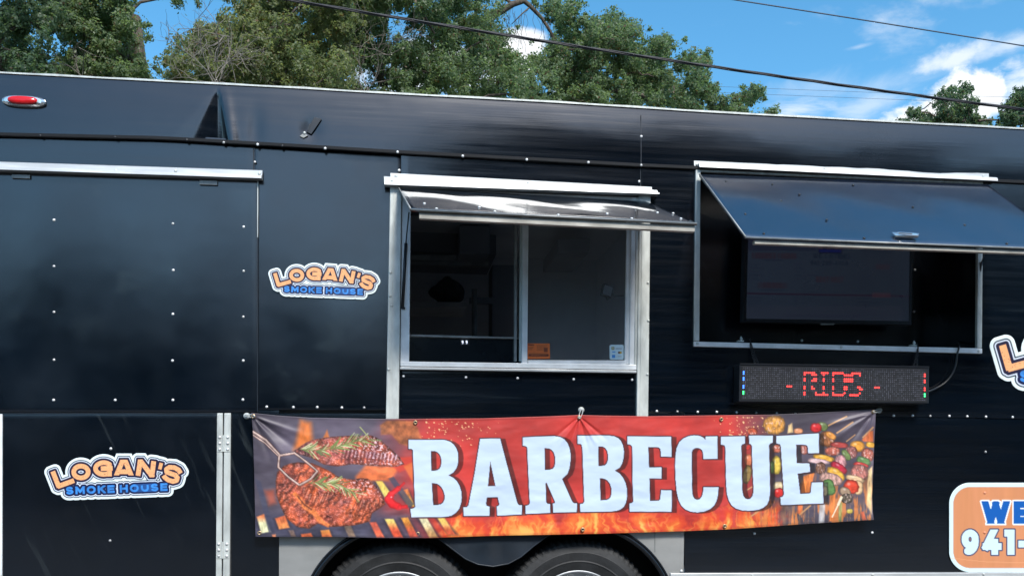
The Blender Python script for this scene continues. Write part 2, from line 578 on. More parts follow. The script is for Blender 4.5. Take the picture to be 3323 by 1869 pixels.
def d_line(X, Y, pts, hw):
    """round-jointed, flat-ended curve through pts (hw may be a list)"""
    d = np.full(X.shape, 1e9)
    for i in range(len(pts) - 1):
        w = hw if not isinstance(hw, (list, tuple)) else (hw[i] + hw[i + 1])/2
        d = np.minimum(d, d_seg(X, Y, pts[i], pts[i + 1], w))
    for i in range(1, len(pts) - 1):
        w = hw if not isinstance(hw, (list, tuple)) else hw[i]
        d = np.minimum(d, np.hypot(X - pts[i][0], Y - pts[i][1]) - w)
    return d


def d_poly(X, Y, pts):
    d = np.full(X.shape, 1e9); ins = np.zeros(X.shape, bool)
    n = len(pts)
    for i in range(n):
        (ax, ay), (bx, by) = pts[i], pts[(i + 1) % n]
        ex, ey = bx - ax, by - ay
        wx, wy = X - ax, Y - ay
        t = np.clip((wx*ex + wy*ey)/(ex*ex + ey*ey + 1e-9), 0, 1)
        d = np.minimum(d, np.hypot(wx - ex*t, wy - ey*t))
        c = ((ay <= Y) & (by > Y)) | ((by <= Y) & (ay > Y))
        with np.errstate(divide='ignore', invalid='ignore'):
            xi = ax + (Y - ay)/(by - ay if by != ay else 1e-9)*ex
        ins ^= c & (X < xi)
    return np.where(ins, -d, d)


def arc(cx, cy, rx, ry, a0, a1, n=16):
    return [(cx + rx*math.cos(math.radians(a0 + (a1 - a0)*i/n)), cy + ry*math.sin(math.radians(a0 + (a1 - a0)*i/n))) for i in range(n + 1)]


# letters in a box 0..w by 0..1 (y up); lower-case 's' = straight strokes, 'c' = curve
GL = {
    'A': (1.0, [('s', (0, 0), (.5, 1.12)), ('s', (.5, 1.12), (1, 0)), ('s', (.26, .28), (.74, .28))]),
    'B': (.82, [('s', (0, 0), (0, 1)), ('c', [(0, 1), (.5, 1)] + arc(.5, .76, .26, .24, 90, -90) + [(0, .52)]), ('c', [(0, .52), (.5, .52)] + arc(.52, .26, .30, .26, 90, -90) + [(0, 0)])]),
    'C': (.92, [('c', arc(.5, .5, .5, .5, 45, 315, 24))]),
    'D': (.9, [('s', (0, 0), (0, 1)), ('c', [(0, 1), (.4, 1)] + arc(.4, .5, .5, .5, 90, -90) + [(0, 0)])]),
    'E': (.76, [('s', (0, 0), (0, 1)), ('s', (0, 1), (.76, 1)), ('s', (0, .5), (.68, .5)), ('s', (0, 0), (.76, 0))]),
    'H': (.9, [('s', (0, 0), (0, 1)), ('s', (.9, 0), (.9, 1)), ('s', (0, .5), (.9, .5))]),
    'I': (.0, [('s', (0, 0), (0, 1))]),
    'K': (.85, [('s', (0, 0), (0, 1)), ('s', (0, .42), (.85, 1.1)), ('s', (.3, .62), (.88, -.1))]),
    'L': (.72, [('s', (0, 0), (0, 1)), ('s', (0, 0), (.72, 0))]),
    'M': (1.1, [('s', (0, 0), (0, 1)), ('s', (1.1, 0), (1.1, 1)), ('s', (0, 1.1), (.55, .22)), ('s', (.55, .22), (1.1, 1.1))]),
    'N': (.92, [('s', (0, 0), (0, 1)), ('s', (.92, 0), (.92, 1)), ('s', (0, 1.06), (.92, -.06))]),
    'O': (1.05, [('c', arc(.525, .5, .525, .5, 0, 360, 32))]),
    'R': (.82, [('s', (0, 0), (0, 1)), ('c', [(0, 1), (.5, 1)] + arc(.5, .73, .28, .27, 90, -90) + [(0, .46)]), ('s', (.42, .46), (.84, -.1))]),
    'S': (.82, [('c', arc(.41, .755, .38, .245, 25, 190, 14)[:-1] + arc(.41, .755, .38, .245, 190, 262, 6)[1:] + arc(.41, .255, .40, .245, 82, -10, 8) + arc(.41, .25, .40, .25, -20, -158, 14))]),
    'T': (.9, [('s', (.45, 0), (.45, 1)), ('s', (0, 1), (.9, 1))]),
    'U': (.88, [('c', [(0, 1), (0, .44)] + arc(.44, .44, .44, .44, 180, 360, 18) + [(.88, 1)])]),
    'W': (1.42, [('s', (0, 1.05), (.36, -.1)), ('s', (.36, -.1), (.71, 1.0)), ('s', (.71, 1.0), (1.06, -.1)), ('s', (1.06, -.1), (1.42, 1.05))]),
    'Y': (.9, [('s', (0, 1.08), (.45, .45)), ('s', (.9, 1.08), (.45, .45)), ('s', (.45, .45), (.45, 0))]),
    '!': (.0, [('s', (0, .38), (0, 1)), ('s', (0, 0), (0, .02))]),
    "'": (.0, [('s', (0, .7), (0, 1))]),
    '-': (.32, [('s', (0, .40), (.32, .40))]),
    '1': (.22, [('s', (.22, 0), (.22, 1)), ('s', (-.02, 1), (.22, 1))]),
    '2': (.66, [('c', arc(.33, .70, .33, .30, 165, -20, 14) + [(.0, .0)]), ('s', (0, 0), (.68, 0))]),
    '3': (.66, [('c', arc(.30, .74, .31, .26, 140, -90, 12) + arc(.30, .27, .36, .27, 90, -140, 14))]),
    '4': (.76, [('s', (.5, 1.1), (.0, .26)), ('s', (0, .26), (.80, .26)), ('s', (.58, 0), (.58, .5))]),
    '5': (.66, [('s', (.08, 1), (.62, 1)), ('s', (.08, 1), (.04, .56)), ('c', [(.04, .58), (.3, .62)] + arc(.30, .31, .36, .31, 85, -140, 14))]),
    '6': (.68, [('c', arc(.34, .32, .34, .32, 0, 360, 20)), ('c', [(.0, .32)] + arc(.42, .42, .42, .58, 185, 70, 10))]),
    '8': (.66, [('c', arc(.33, .76, .28, .24, 0, 360, 18)), ('c', arc(.33, .27, .33, .27, 0, 360, 18))]),
    '9': (.68, [('c', arc(.34, .66, .34, .34, 0, 360, 22)), ('c', [(.68, .66)] + arc(.26, .55, .42, .55, 5, -112, 12))]),
}


def d_text(X, Y, text, x0, y0, x1, y1, h, hw, gap=0.24, space=0.42):
    """distance to lettering whose baseline runs from (x0, y0) to (x1, y1) in picture axes (y down); h, hw in the same units"""
    r = hw/h
    adv = []; cx = 0
    for ch in text:
        if ch == ' ':
            cx += space; continue
        w = GL[ch][0]*(1 - 2*r) + 2*r
        adv.append((ch, cx, w)); cx += w + gap
    total = cx - gap
    L = math.hypot(x1 - x0, y1 - y0)
    sx = L/total
    ux, uy = (x1 - x0)/L, (y1 - y0)/L
    A = ((X - x0)*ux + (Y - y0)*uy)            # along
    B = -(-(X - x0)*uy + (Y - y0)*ux)          # up
    out = np.full(X.shape, 1e9)
    for ch, c, w in adv:
        xa, xb = c*sx, (c + w)*sx
        msk = (A > xa - h*0.9) & (A < xb + h*0.9) & (B > -h*0.9) & (B < h*1.9)
        if not msk.any(): continue
        a = A[msk] - xa; b = B[msk]
        gw = max(GL[ch][0], 1e-6)
        fx = (xb - xa - 2*hw)/gw if GL[ch][0] > 0 else 0
        fy = h - 2*hw
        T = lambda p: (hw + p[0]*fx, hw + p[1]*fy)
        d = np.full(a.shape, 1e9)
        for st in GL[ch][1]:
            if st[0] == 's': d = np.minimum(d, d_seg(a, b, T(st[1]), T(st[2]), hw, hw*0.98))
            else: d = np.minimum(d, d_line(a, b, [T(p) for p in st[1]], hw))
        d = np.maximum(d, np.abs(b - h/2) - h/2)
        o = out[msk]; out[msk] = np.minimum(o, d)
    return out


def over(img, col, a):
    """paint colour col (photo rgb, or an array) over img with coverage a"""
    c = np.asarray(col, float)
    img += (c - img)*a[..., None]


def grid_obj(name, Pts, nu, nv, rgb, material, parent=None, keep=None, smooth=True, alb_fn=alb, **kw):
    """mesh from a nv x nu lattice of points with a 'print' colour per vertex; keep = mask of cells"""
    idx = np.arange(nu*nv).reshape(nv, nu)
    a, b, c, d = idx[:-1, :-1], idx[1:, :-1], idx[1:, 1:], idx[:-1, 1:]
    F = np.stack([a, b, c, d], -1).reshape(-1, 4)
    if keep is not None: F = F[keep.reshape(-1)]
    used, inv = np.unique(F.reshape(-1), return_inverse=True)
    F = inv.reshape(-1, 4); V = Pts[used]
    me = bpy.data.meshes.new(name)
    me.vertices.add(len(V)); me.vertices.foreach_set('co', V.astype(np.float32).reshape(-1))
    me.loops.add(F.size); me.loops.foreach_set('vertex_index', F.astype(np.int32).reshape(-1))
    me.polygons.add(len(F)); me.polygons.foreach_set('loop_start', np.arange(0, F.size, 4, dtype=np.int32))
    me.update(calc_edges=True)
    if rgb is not None:
        colr = (alb_fn(rgb.reshape(-1, 3)) if alb_fn else rgb.reshape(-1, 3))[used]
        at = me.color_attributes.new('print', 'FLOAT_COLOR', 'POINT')
        at.data.foreach_set('color', np.concatenate([colr, np.ones((len(colr), 1))], 1).astype(np.float32).reshape(-1))
    me.polygons.foreach_set('use_smooth', [smooth]*len(me.polygons))
    me.materials.append(material)
    me.validate()
    o = bpy.data.objects.new(name, me); COL.objects.link(o)
    attach(o, parent)
    for k, v in kw.items(): o[k] = v
    return o


def decal(name, fn, box, res, y, parent, label=None):
    """a sticker: fn(U, V) -> (signed distance of its outline, colours); lies on the wall at depth y"""
    u0, v0, u1, v1 = box
    nu, nv = int((u1 - u0)/res) + 1, int((v1 - v0)/res) + 1
    U, V = np.meshgrid(np.linspace(u0, u1, nu), np.linspace(v0, v1, nv))
    d, rgb = fn(U, V)
    gy, gx = np.gradient(d, res)
    near = np.abs(d) < 1.6*res
    g = np.hypot(gx, gy) + 1e-6
    dc = 0.25*(d[:-1, :-1] + d[1:, :-1] + d[1:, 1:] + d[:-1, 1:])
    keep = dc < 0
    # border vertices slide onto the outline
    cnt = np.zeros(d.shape)
    k = keep.astype(float)
    cnt[:-1, :-1] += k; cnt[1:, :-1] += k; cnt[1:, 1:] += k; cnt[:-1, 1:] += k
    edge = (cnt > 0) & (cnt < 4) & near
    U = np.where(edge, U - d*gx/g/g, U); V = np.where(edge, V - d*gy/g/g, V)
    pts = PA(U.reshape(-1), V.reshape(-1), y)
    o = grid_obj(name, pts, nu, nv, rgb, m_print, parent, keep=keep)
    s = o.modifiers.new('solid', 'SOLIDIFY'); s.thickness = 0.0006; s.offset = 0
    if label: o['label'] = label
    return o


# ------------------------------------------------------------------ the ground
g = MB(); g.add([(-2500, -2500, 0), (2500, -2500, 0), (2500, 2500, 0), (-2500, 2500, 0)], [(0, 1, 2, 3)])
go = g.make('ground', m_ground); go['kind'] = 'structure'

# ------------------------------------------------------------------ the trailer
TR = thing('food_trailer', 'long black food trailer with two raised awnings and tandem wheels', 'food trailer', (0.6, 1.1, 0))

XL, XR = -4.2, 6.6


def xpix(x, v=900):   # picture column of world x on the wall
    a, b = P(0, v)[0], P(3000, v)[0]
    return 3000*(x - a)/(b - a)


UL, UR = -560, 4250


def line(pts):
    us = [p[0] for p in pts]; vs = [p[1] for p in pts]

    def f(u):
        u = np.asarray(u, float)
        r = np.interp(u, us, vs)
        r = np.where(u < us[0], vs[0] + (u - us[0])*(vs[1] - vs[0])/(us[1] - us[0]), r)
        return np.where(u > us[-1], vs[-1] + (u - us[-1])*(vs[-1] - vs[-2])/(us[-1] - us[-2]), r)
    return f


top_v = line([(0, 234), (500, 260), (1000, 286), (1800, 334), (2323, 367), (3323, 420)])
seam_v = line([(0, 438), (532, 450), (836, 468), (1000, 477), (1291, 495), (1800, 522), (2081, 538), (3323, 592)])


def wave(U, V, tilt=0.0, amp=0.0025, ph=0.0, v0=1340):
    """gentle oil-canning of sheet metal, in metres of depth"""
    return (amp*np.sin(U/210.0 + ph)*np.sin(V/170.0 + ph*2) + amp*0.8*np.sin(U/95.0 + V/230.0 + ph*3)*0.5
            + tilt*(v0 - V)*0.0014865)


def sheet(name, us, vfun, nv, material, hole=None, y=0.0, yfun=None, solid=0.003, label=None, parent=TR, vs=None):
    """a thin wall sheet: columns us, rows between the two edge lines (or the list vs); hole = (u0, v0, u1, v1)"""
    us = np.asarray(us, float); nu = len(us)
    if vs is None:
        t = np.linspace(0, 1, nv)
        top, bot = vfun
        V = top(us)[None, :]*(1 - t[:, None]) + bot(us)[None, :]*t[:, None]
        U = np.broadcast_to(us[None, :], V.shape).copy()
    else:
        U, V = np.meshgrid(us, np.asarray(vs, float)); nv = len(vs)
    Y = np.full(U.shape, y) + (yfun(U, V) if yfun else 0)
    pts = PA(U.reshape(-1), V.reshape(-1), Y.reshape(-1))
    keep = np.ones((nv - 1, nu - 1), bool)
    if hole:
        uc = 0.5*(U[:-1, :-1] + U[1:, 1:]); vc = 0.5*(V[:-1, :-1] + V[1:, 1:])
        keep &= ~((uc > hole[0]) & (uc < hole[2]) & (vc > hole[1]) & (vc < hole[3]))
    o = grid_obj(name, pts, nu, nv, None, material, parent, keep=keep)
    if solid:
        s = o.modifiers.new('solid', 'SOLIDIFY'); s.thickness = solid; s.offset = -1
        w = o.modifiers.new('weighted', 'WEIGHTED_NORMAL'); w.weight = 100
    if label: o['label'] = label
    return o


def lsp(a, b, step): return np.linspace(a, b, max(2, int(abs(b - a)/step) + 1))


# upper fascia with its dent
def fascia_y(U, V):
    t = (V - top_v(U))/(seam_v(U) - top_v(U))
    y = wave(U, V, 0.0, 0.0016, 0.4)
    # belly of the sheet: top leans back, the lower part hangs a little outwards
    k = sstep(1150, 1800, U)
    y += 0.012*(1 - t)**2*(1 - 0.45*k) - 0.004*k*np.sin(PI*np.clip(t, 0, 1))
    y += 0.010*(1 - t)*(1 - k)
    # the push-in: a tent-shaped fold with its peak near the top edge
    au, av = 708.0, 276.0
    s = np.clip((V - av)/(458 - av), 0, 1.2)
    left = au - 170*s; ridge = au - 82*s; right = au + 24*s
    out_ = (U < left) | (U > right) | (V < av)
    w_ = (U - ridge)/(right - ridge + 1e-3)
    ramp_ = sstep(0, 1, (U - left)/(ridge - left + 1e-3))*(1 - sstep(0.7, 1.08, w_))
    deep = sstep(-0.15, 0.95, w_)*(1 - sstep(0.92, 1.12, w_))
    y += (0.004*s*ramp_ + 0.034*s*deep)*sstep(av - 4, av + 50, V)
    y -= 0.006*s*np.exp(-((U - right - 22)/16)**2)*(V > av)
    # small ding on the right of it
    y += 0.004*np.exp(-(((U - 830)/26)**2 + ((V - 420)/60)**2))
    y += 0.005*np.exp(-(((U - 1010)/30)**2 + ((V - 420)/34)**2))
    return y


sheet('fascia_panel', np.concatenate([lsp(UL, 380, 26), lsp(386, 1080, 5), lsp(1090, UR, 26)]), (top_v, lambda u: seam_v(u) + 4), 40, m_black, y=-0.012,
      yfun=fascia_y)
# pale edge along the roof
b = MB(); n = 60
uu = np.linspace(UL, UR, n)
vs_, fs_ = [], []
for i, u in enumerate(uu):
    p0 = P(u, top_v(u) - 2.6 + 1.0*math.sin(i*1.9)); p1 = P(u, top_v(u) + 3.0)
    yt = -0.012 - 0.007 + float(fascia_y(np.array(u), np.array(float(top_v(u)))))
    vs_ += [(p0[0], yt, p0[2]), (p1[0], yt, p1[2]), (p1[0], 0.05, p1[2]), (p0[0], 0.05, p0[2])]
for i in range(n - 1):
    for j in range(4):
        a = i*4 + j; c = i*4 + (j + 1) % 4
        fs_.append((a, c, c + 4, a + 4))
mk('roof_edge_trim', vs_, fs_, m_galv, TR)

# dark strip over the seam
vs_, fs_ = [], []
for i, u in enumerate(uu):
    p0 = P(u, seam_v(u) - 2.5); p1 = P(u, seam_v(u) + 6.5)
    vs_ += [(p0[0], -0.021, p0[2]), (p1[0], -0.019, p1[2]), (p1[0], 0.0, p1[2]), (p0[0], 0.0, p0[2])]
for i in range(n - 1):
    for j in range(4):
        a = i*4 + j; c = i*4 + (j + 1) % 4
        fs_.append((a, c, c + 4, a + 4))
mk('seam_strip', vs_, fs_, m_gap, TR)

slab('panel_seam', [(2079.5, 374), (2079.5, 535), (2081.5, 535), (2081.5, 374)], -0.0145, -0.006, m_skirt, TR)
slab('panel_seam', [(2078, 546), (2078, 612), (2080, 612), (2080, 546)], -0.004, 0.003, m_skirt, TR)
slab('panel_seam', [(822, 478), (822, 552), (823.6, 552), (823.6, 478)], -0.0025, 0.003, m_gap, TR)
cst = lambda v: (lambda u: np.full(np.shape(u), float(v)))
TILT = 0.010
# wall sheets below the seam
sheet('wall_panel', lsp(UL, 827, 30), (lambda u: seam_v(u) - 12, lambda u: 600 + 0*u), 8, m_black, y=0.003, yfun=lambda U, V: wave(U, V, TILT, 0.002, 1.0, 600))
sheet('wall_panel', lsp(825, 1305, 16), (lambda u: seam_v(u) - 12, cst(1329)), 50, m_black3, y=0.0,
      yfun=lambda U, V: wave(U, V, TILT, 0.0022, 2.2, 1329))
sheet('wall_panel', lsp(1302, 2084, 26), (lambda u: seam_v(u) - 12, cst(700)), 10, m_black, y=0.002,
      yfun=lambda U, V: wave(U, V, -0.004, 0.0012, 0.0, 700), vs=None)
sheet('wall_panel', lsp(1290, 2072, 26), (cst(1195), cst(1352)), 9, m_black, y=0.002, yfun=lambda U, V: wave(U, V, 0.0, 0.0015, 0.7))
ush = np.unique(np.concatenate([lsp(2083, 2256, 20), lsp(2256, 3182, 26), lsp(3182, UR, 30)]))
# the right-hand sheet: rows follow the seam at the top
tt = np.concatenate([np.linspace(0, 1, 4)[:-1], 1 + np.linspace(0, 1, 24)[:-1], 2 + np.linspace(0, 1, 10)])
hole_top = line([(2256, 556), (3182, 596)]); hole_bot = line([(2256, 1114), (3182, 1132)]); low = line([(2083, 1334), (3323, 1358)])


def rows(u, t):
    a, b_, c, d = seam_v(u) - 12, hole_top(u), hole_bot(u), low(u)
    if t <= 1: return a + (b_ - a)*t
    if t <= 2: return b_ + (c - b_)*(t - 1)
    return c + (d - c)*(t - 2)


U_ = np.array([[u for u in ush] for t in tt]); V_ = np.array([[float(rows(u, t)) for u in ush] for t in tt])
Y_ = wave(U_, V_, -0.004, 0.0014, 0.3)
keep = np.ones((len(tt) - 1, len(ush) - 1), bool)
for i in range(len(tt) - 1):
    for j in range(len(ush) - 1):
        if 1 <= 0.5*(tt[i] + tt[i + 1]) <= 2 and 2256 < 0.5*(ush[j] + ush[j + 1]) < 3182: keep[i, j] = False
o = grid_obj('wall_panel', PA(U_.reshape(-1), V_.reshape(-1), Y_.reshape(-1)), len(ush), len(tt), None, m_black, TR, keep=keep)
s = o.modifiers.new('solid', 'SOLIDIFY'); s.thickness = 0.003; s.offset = -1
s = o.modifiers.new('weighted', 'WEIGHTED_NORMAL'); s.weight = 100
# lower sheets
sheet('wall_panel', lsp(750, 906, 26), (cst(1331), cst(2010)), 24, m_black2, y=0.002, yfun=lambda U, V: wave(U, V, 0, 0.0015, 1.4))
sheet('wall_panel', lsp(906, 2221, 40), (cst(1342), cst(1690)), 12, m_black, y=0.004)
sheet('wall_panel', lsp(2222, UR, 30), (lambda u: low(u) + 0.5, line([(2222, 1862), (3323, 1860)])), 20, m_black, y=0.004,
      yfun=lambda U, V: wave(U, V, 0, 0.0015, 2.0))

# closed hatch on the left
ho = sheet('service_hatch', lsp(UL + 40, 836, 22), (line([(-500, 545), (836, 575)]), cst(1337)), 50, m_black3, y=-0.006,
           yfun=lambda U, V: wave(U, V, TILT*0.55, 0.0022, 0.2, 1337), label='wide closed hatch left of the serving window')
slab('edge_trim', [(835, 588), (834.6, 770), (837, 770), (838, 588)], -0.0085, 0.001, m_galv, ho)
slab('edge_trim', [(835, 771), (834.5, 1336), (836.5, 1336), (837, 771)], -0.0080, 0.001, m_skirt, ho)
for (a, c) in (((37, 566), (97, 580)), ((647, 585), (705, 601))):
    hg = slab('hinge', [(a[0], a[1]), (a[0], c[1] - 2), (c[0], c[1]), (c[0], a[1] + 2)], -0.012, -0.004, m_dull, ho, bevel=0.001)

prof_rail = [(0, 0.0), (0, -0.012), (0.08, -0.017), (0.55, -0.018), (0.60, -0.024), (0.70, -0.038), (1.0, -0.040), (1.0, 0.0)]
rail('drip_rail', (-430, 514), (853, 556), (852, 587), (-430, 545), prof_rail, m_alu, TR, n=24, wob=0.0005, seed=2,
     label='drip rail above the closed hatch')
rail('drip_rail', (1267, 565), (2113, 610), (2113, 626), (1267, 586), [(0, 0.0), (0, -0.014), (1, -0.016), (1, 0.0)], m_alu, TR, n=18, wob=0.0004, seed=3,
     label='upper rail over the serving window')
rail('drip_rail', (1246, 577), (2127, 622), (2131, 639), (1248, 609), [(0, -0.004), (0, -0.022), (0.10, -0.028), (0.58, -0.030), (0.66, -0.036), (0.75, -0.048), (1.0, -0.050), (1.0, -0.004)],
     m_alu, TR, n=20, wob=0.0005, seed=4, label='lower rail over the serving window')
rail('drip_rail', (2249, 525), (3203, 566), (3203, 584), (2250, 543), [(0, 0.0), (0, -0.014), (1, -0.016), (1, 0.0)], m_alu, TR, n=18, wob=0.0004, seed=5,
     label='upper rail over the menu opening')
rail('drip_rail', (2262, 535), (3224, 580), (3224, 594), (2263, 549), [(0, -0.004), (0, -0.020), (0.3, -0.032), (1.0, -0.036), (1.0, -0.004)], m_alu, TR, n=18, wob=0.0004, seed=6,
     label='lower rail over the menu opening')

# vertical posts beside the serving window
for q, lb in (([(1266, 600), (1252, 1360), (1294, 1360), (1304, 600)], 'dented post left of the serving window'),
              ([(2074, 630), (2066, 1352), (2104, 1352), (2112, 630)], 'post right of the serving window')):
    po = slab('post', q, -0.020, 0.02, m_galv, TR, bevel=0.004, label=lb)
    e = [(q[0][0] + (q[3][0] - q[0][0])*0.28, q[0][1]), (q[1][0] + (q[2][0] - q[1][0])*0.28, q[1][1]),
         (q[1][0] + (q[2][0] - q[1][0])*0.34, q[2][1]), (q[0][0] + (q[3][0] - q[0][0])*0.34, q[3][1])]
    slab('crease', e, -0.0225, -0.015, m_galv, po)

# serving window
WIN = MB(); WIN.slab([(1299, 1172), (1299, 1188), (2066, 1200), (2066, 1183)], -0.018, 0.06)
wf = WIN.make('serving_window', m_frame, TR, bevel=0.003)
slab('sill_lip', [(1299, 1190), (1298, 1198), (2066, 1210), (2066, 1202)], -0.030, 0.0, m_alu, wf, bevel=0.002)
slab('jamb', [(1305, 620), (1299, 1173), (1328, 1173), (1334, 620)], -0.006, 0.05, m_frame, wf, bevel=0.003)
slab('jamb', [(2049, 640), (2042, 1184), (2064, 1184), (2072, 640)], -0.012, 0.05, m_frame, wf, bevel=0.003)
slab('jamb', [(2066, 640), (2058, 1184), (2066, 1184), (2074, 640)], -0.016, 0.06, m_galv, wf, bevel=0.001)
slab('head', [(1303, 612), (1303, 650), (2075, 690), (2075, 640)], -0.004, 0.06, m_frame, wf, bevel=0.003)
slab('sash_stile', [(1699, 640), (1694, 1190), (1711, 1190), (1716, 640)], -0.014, 0.03, m_frame, wf, bevel=0.002)
slab('sash_stile', [(2035, 650), (2027, 1182), (2042, 1182), (2049, 650)], -0.004, 0.03, m_frame, wf, bevel=0.002)
slab('sash_stile', [(1688, 640), (1685, 1172), (1693, 1172), (1698, 640)], 0.032, 0.06, m_galv, wf, bevel=0.002)
slab('sash_stile', [(1671, 640), (1669, 1172), (1677, 1172), (1680, 640)], 0.036, 0.07, m_dull, wf, bevel=0.002)
slab('bottom_rail', [(1712, 1168), (1712, 1180), (2029, 1184), (2030, 1169)], -0.008, 0.03, m_frame, wf, bevel=0.002)
pane = slab('pane', [(1714, 650), (1710, 1170), (2029, 1171), (2037, 650)], 0.010, 0.014, m_glass, wf)


def warn_sticker(U, V):
    d = d_poly(U, V, [(1712, 1114), (1784, 1114), (1785, 1164), (1712, 1164)])
    img = np.empty(U.shape + (3,)); img[:] = (224, 112, 52)
    over(img, (120, 52, 32), (sstep(0.5, -0.5, d_seg(U, V, (1714, 1119), (1733, 1119.5), 2.2)))*0.9)
    for i, v in enumerate((1127, 1130, 1134)):
        over(img, (150, 70, 36), 0.55*sstep(1, -1, d_seg(U, V, (1714, v), (1731 - i*2, v), 1.2)))
    for i in range(8):
        over(img, (150, 72, 40), 0.55*sstep(1, -1, d_seg(U, V, (1741 + (i % 3), 1119 + i*2.6), (1778 - (i % 4)*2, 1119 + i*2.6), 0.9))*(0.5 + 0.8*vnoise(U/1.5, V*0 + i)))
    over(img, (110, 48, 30), 0.8*sstep(1, -1, d_seg(U, V, (1771, 1128), (1771, 1142), 6)))
    over(img, (96, 44, 30), 0.9*sstep(0.6, -0.6, d_seg(U, V, (1715, 1152), (1780, 1152.5), 3.8)))
    over(img, (235, 130, 70), 0.7*sstep(0.6, -0.6, d_seg(U, V, (1722, 1152), (1771, 1152.5), 1.2))*(vnoise(U/2.2, V) > 0.45))
    for v in (1145, 1159): over(img, (150, 70, 36), 0.5*sstep(1, -1, d_seg(U, V, (1716, v), (1776, v), 0.9))*(0.4 + vnoise(U/1.5, V*0 + v)))
    return d, img


def pay_sticker(U, V):
    q = np.maximum(np.abs(U - 2001) - 17, 0); r = np.maximum(np.abs(V - 1142.5) - 18, 0)
    d = np.hypot(q, r) - 6
    img = np.empty(U.shape + (3,)); img[:] = (206, 226, 238)
    over(img, (140, 130, 60), 0.9*sstep(0.5, -0.5, np.maximum(np.abs(U - 1989) - 4.5, np.abs(V - 1130) - 4.5)))
    over(img, (214, 225, 225), 0.9*sstep(0.5, -0.5, np.maximum(np.abs(U - 1989) - 2, np.abs(V - 1130) - 2)))
    over(img, (150, 155, 165), 0.7*sstep(0.6, -0.6, d_seg(U, V, (1997, 1131), (2018, 1131), 2.2))*(0.4 + vnoise(U/2.0, V)))
    over(img, (70, 150, 225), 0.8*sstep(0.6, -0.6, np.maximum(np.abs(U - 1992) - 5, np.abs(V - 1142) - 2)))
    over(img, (90, 45, 50), sstep(0.6, -0.6, np.hypot(U - 2009, V - 1144) - 3.6)); over(img, (225, 180, 60), sstep(0.6, -0.6, np.hypot(U - 2014, V - 1144) - 3.6))
    over(img, (60, 140, 215), sstep(0.6, -0.6, np.maximum(np.abs(U - 1991) - 5, np.abs(V - 1156) - 5)))
    over(img, (190, 200, 205), 0.8*sstep(0.6, -0.6, np.maximum(np.abs(U - 2011) - 6, np.abs(V - 1156) - 2)))
    return d, img


decal('notice_sticker', warn_sticker, (1709, 1111, 1788, 1167), 1.2, 0.008, wf, 'orange notice sticker low on the glass')
decal('payment_sticker', pay_sticker, (1974, 1115, 2028, 1170), 1.2, 0.008, wf, 'white payment sticker in the corner of the glass')

# gas strut inside the left jamb
b = MB(); p0, p1 = P(1317, 790, -0.012), P(1306, 998, -0.010); b.tube([p0, p1], 0.0075, 10); b.tube([P(1327, 690, -0.10), p0], 0.0032, 8)
b.tube([p1 + np.array([-0.012, 0, 0]), p1 + np.array([0.012, 0, -0.004])], 0.006, 8)
b.make('gas_strut', m_plastic, TR, smooth=True)

# ---- raised awnings
def flap(name, hl, hr, fl, fr, yh, yf, label, rv, lip, wav, material, rmesh, nx=60, ny=20):
    A, B_, C_, D_ = P(*hl, yh), P(*hr, yh), P(*fl, yf), P(*fr, yf)
    nrm = np.cross(B_ - A, C_ - A); nrm /= np.linalg.norm(nrm)
    if nrm[2] < 0: nrm = -nrm
    s, t = np.meshgrid(np.linspace(0, 1, nx), np.linspace(0, 1, ny))
    pts = (A[None, None]*(1 - s[..., None]) + B_[None, None]*s[..., None])*(1 - t[..., None]) + (C_[None, None]*(1 - s[..., None]) + D_[None, None]*s[..., None])*t[..., None]
    off = wav*(np.sin(s*9.0 + t*2.0) + 0.6*np.sin(s*17 - t*4 + 1))*np.sin(PI*np.clip(t, 0, 1))
    pts = pts + off[..., None]*nrm
    o = grid_obj(name, pts.reshape(-1, 3), nx, ny, None, material, TR)
    sm = o.modifiers.new('solid', 'SOLIDIFY'); sm.thickness = 0.012; sm.offset = -1
    sm = o.modifiers.new('weighted', 'WEIGHTED_NORMAL'); sm.weight = 100
    o['label'] = label
    for (a, c) in rv:
        p = (A*(1 - a) + B_*a)*(1 - c) + (C_*(1 - a) + D_*a)*c
        r = bpy.data.objects.new('rivet', rmesh); COL.objects.link(r); r.location = p + nrm*0.001
        r.rotation_euler = Vector(-nrm).to_track_quat('Y', 'Z').to_euler(); attach(r, o)
    # the hem under the free edge
    e = (D_ - C_)
    out_ = np.array([0, 1.0, 0])
    dn = lip
    vs, fs = [], []
    for i in range(13):
        q = C_ + e*(0.03 + 0.965*i/12)
        for (yy, zz) in ((0.012, -0.012), (0.012, -dn), (0.040, -dn), (0.040, -0.010)):
            vs.append(q + out_*yy + np.array([0, 0, zz]))
    for i in range(12):
        for j in range(4):
            a, c = i*4 + j, i*4 + (j + 1) % 4
            fs.append((a, c, c + 4, a + 4))
    fs.append((0, 1, 2, 3)); fs.append((48, 49, 50, 51))
    mk('hem_strip', vs, fs, m_lip, o)
    # pale raw edge of the sheet
    b = MB(); b.tube([C_ - nrm*0.004, D_ - nrm*0.004], 0.0045, 6); b.make('edge_trim', m_dull, o, smooth=True)
    b = MB(); b.tube([A, C_], 0.004, 6); b.make('edge_trim', m_dull, o, smooth=True)
    return o, A, B_, C_, D_, nrm


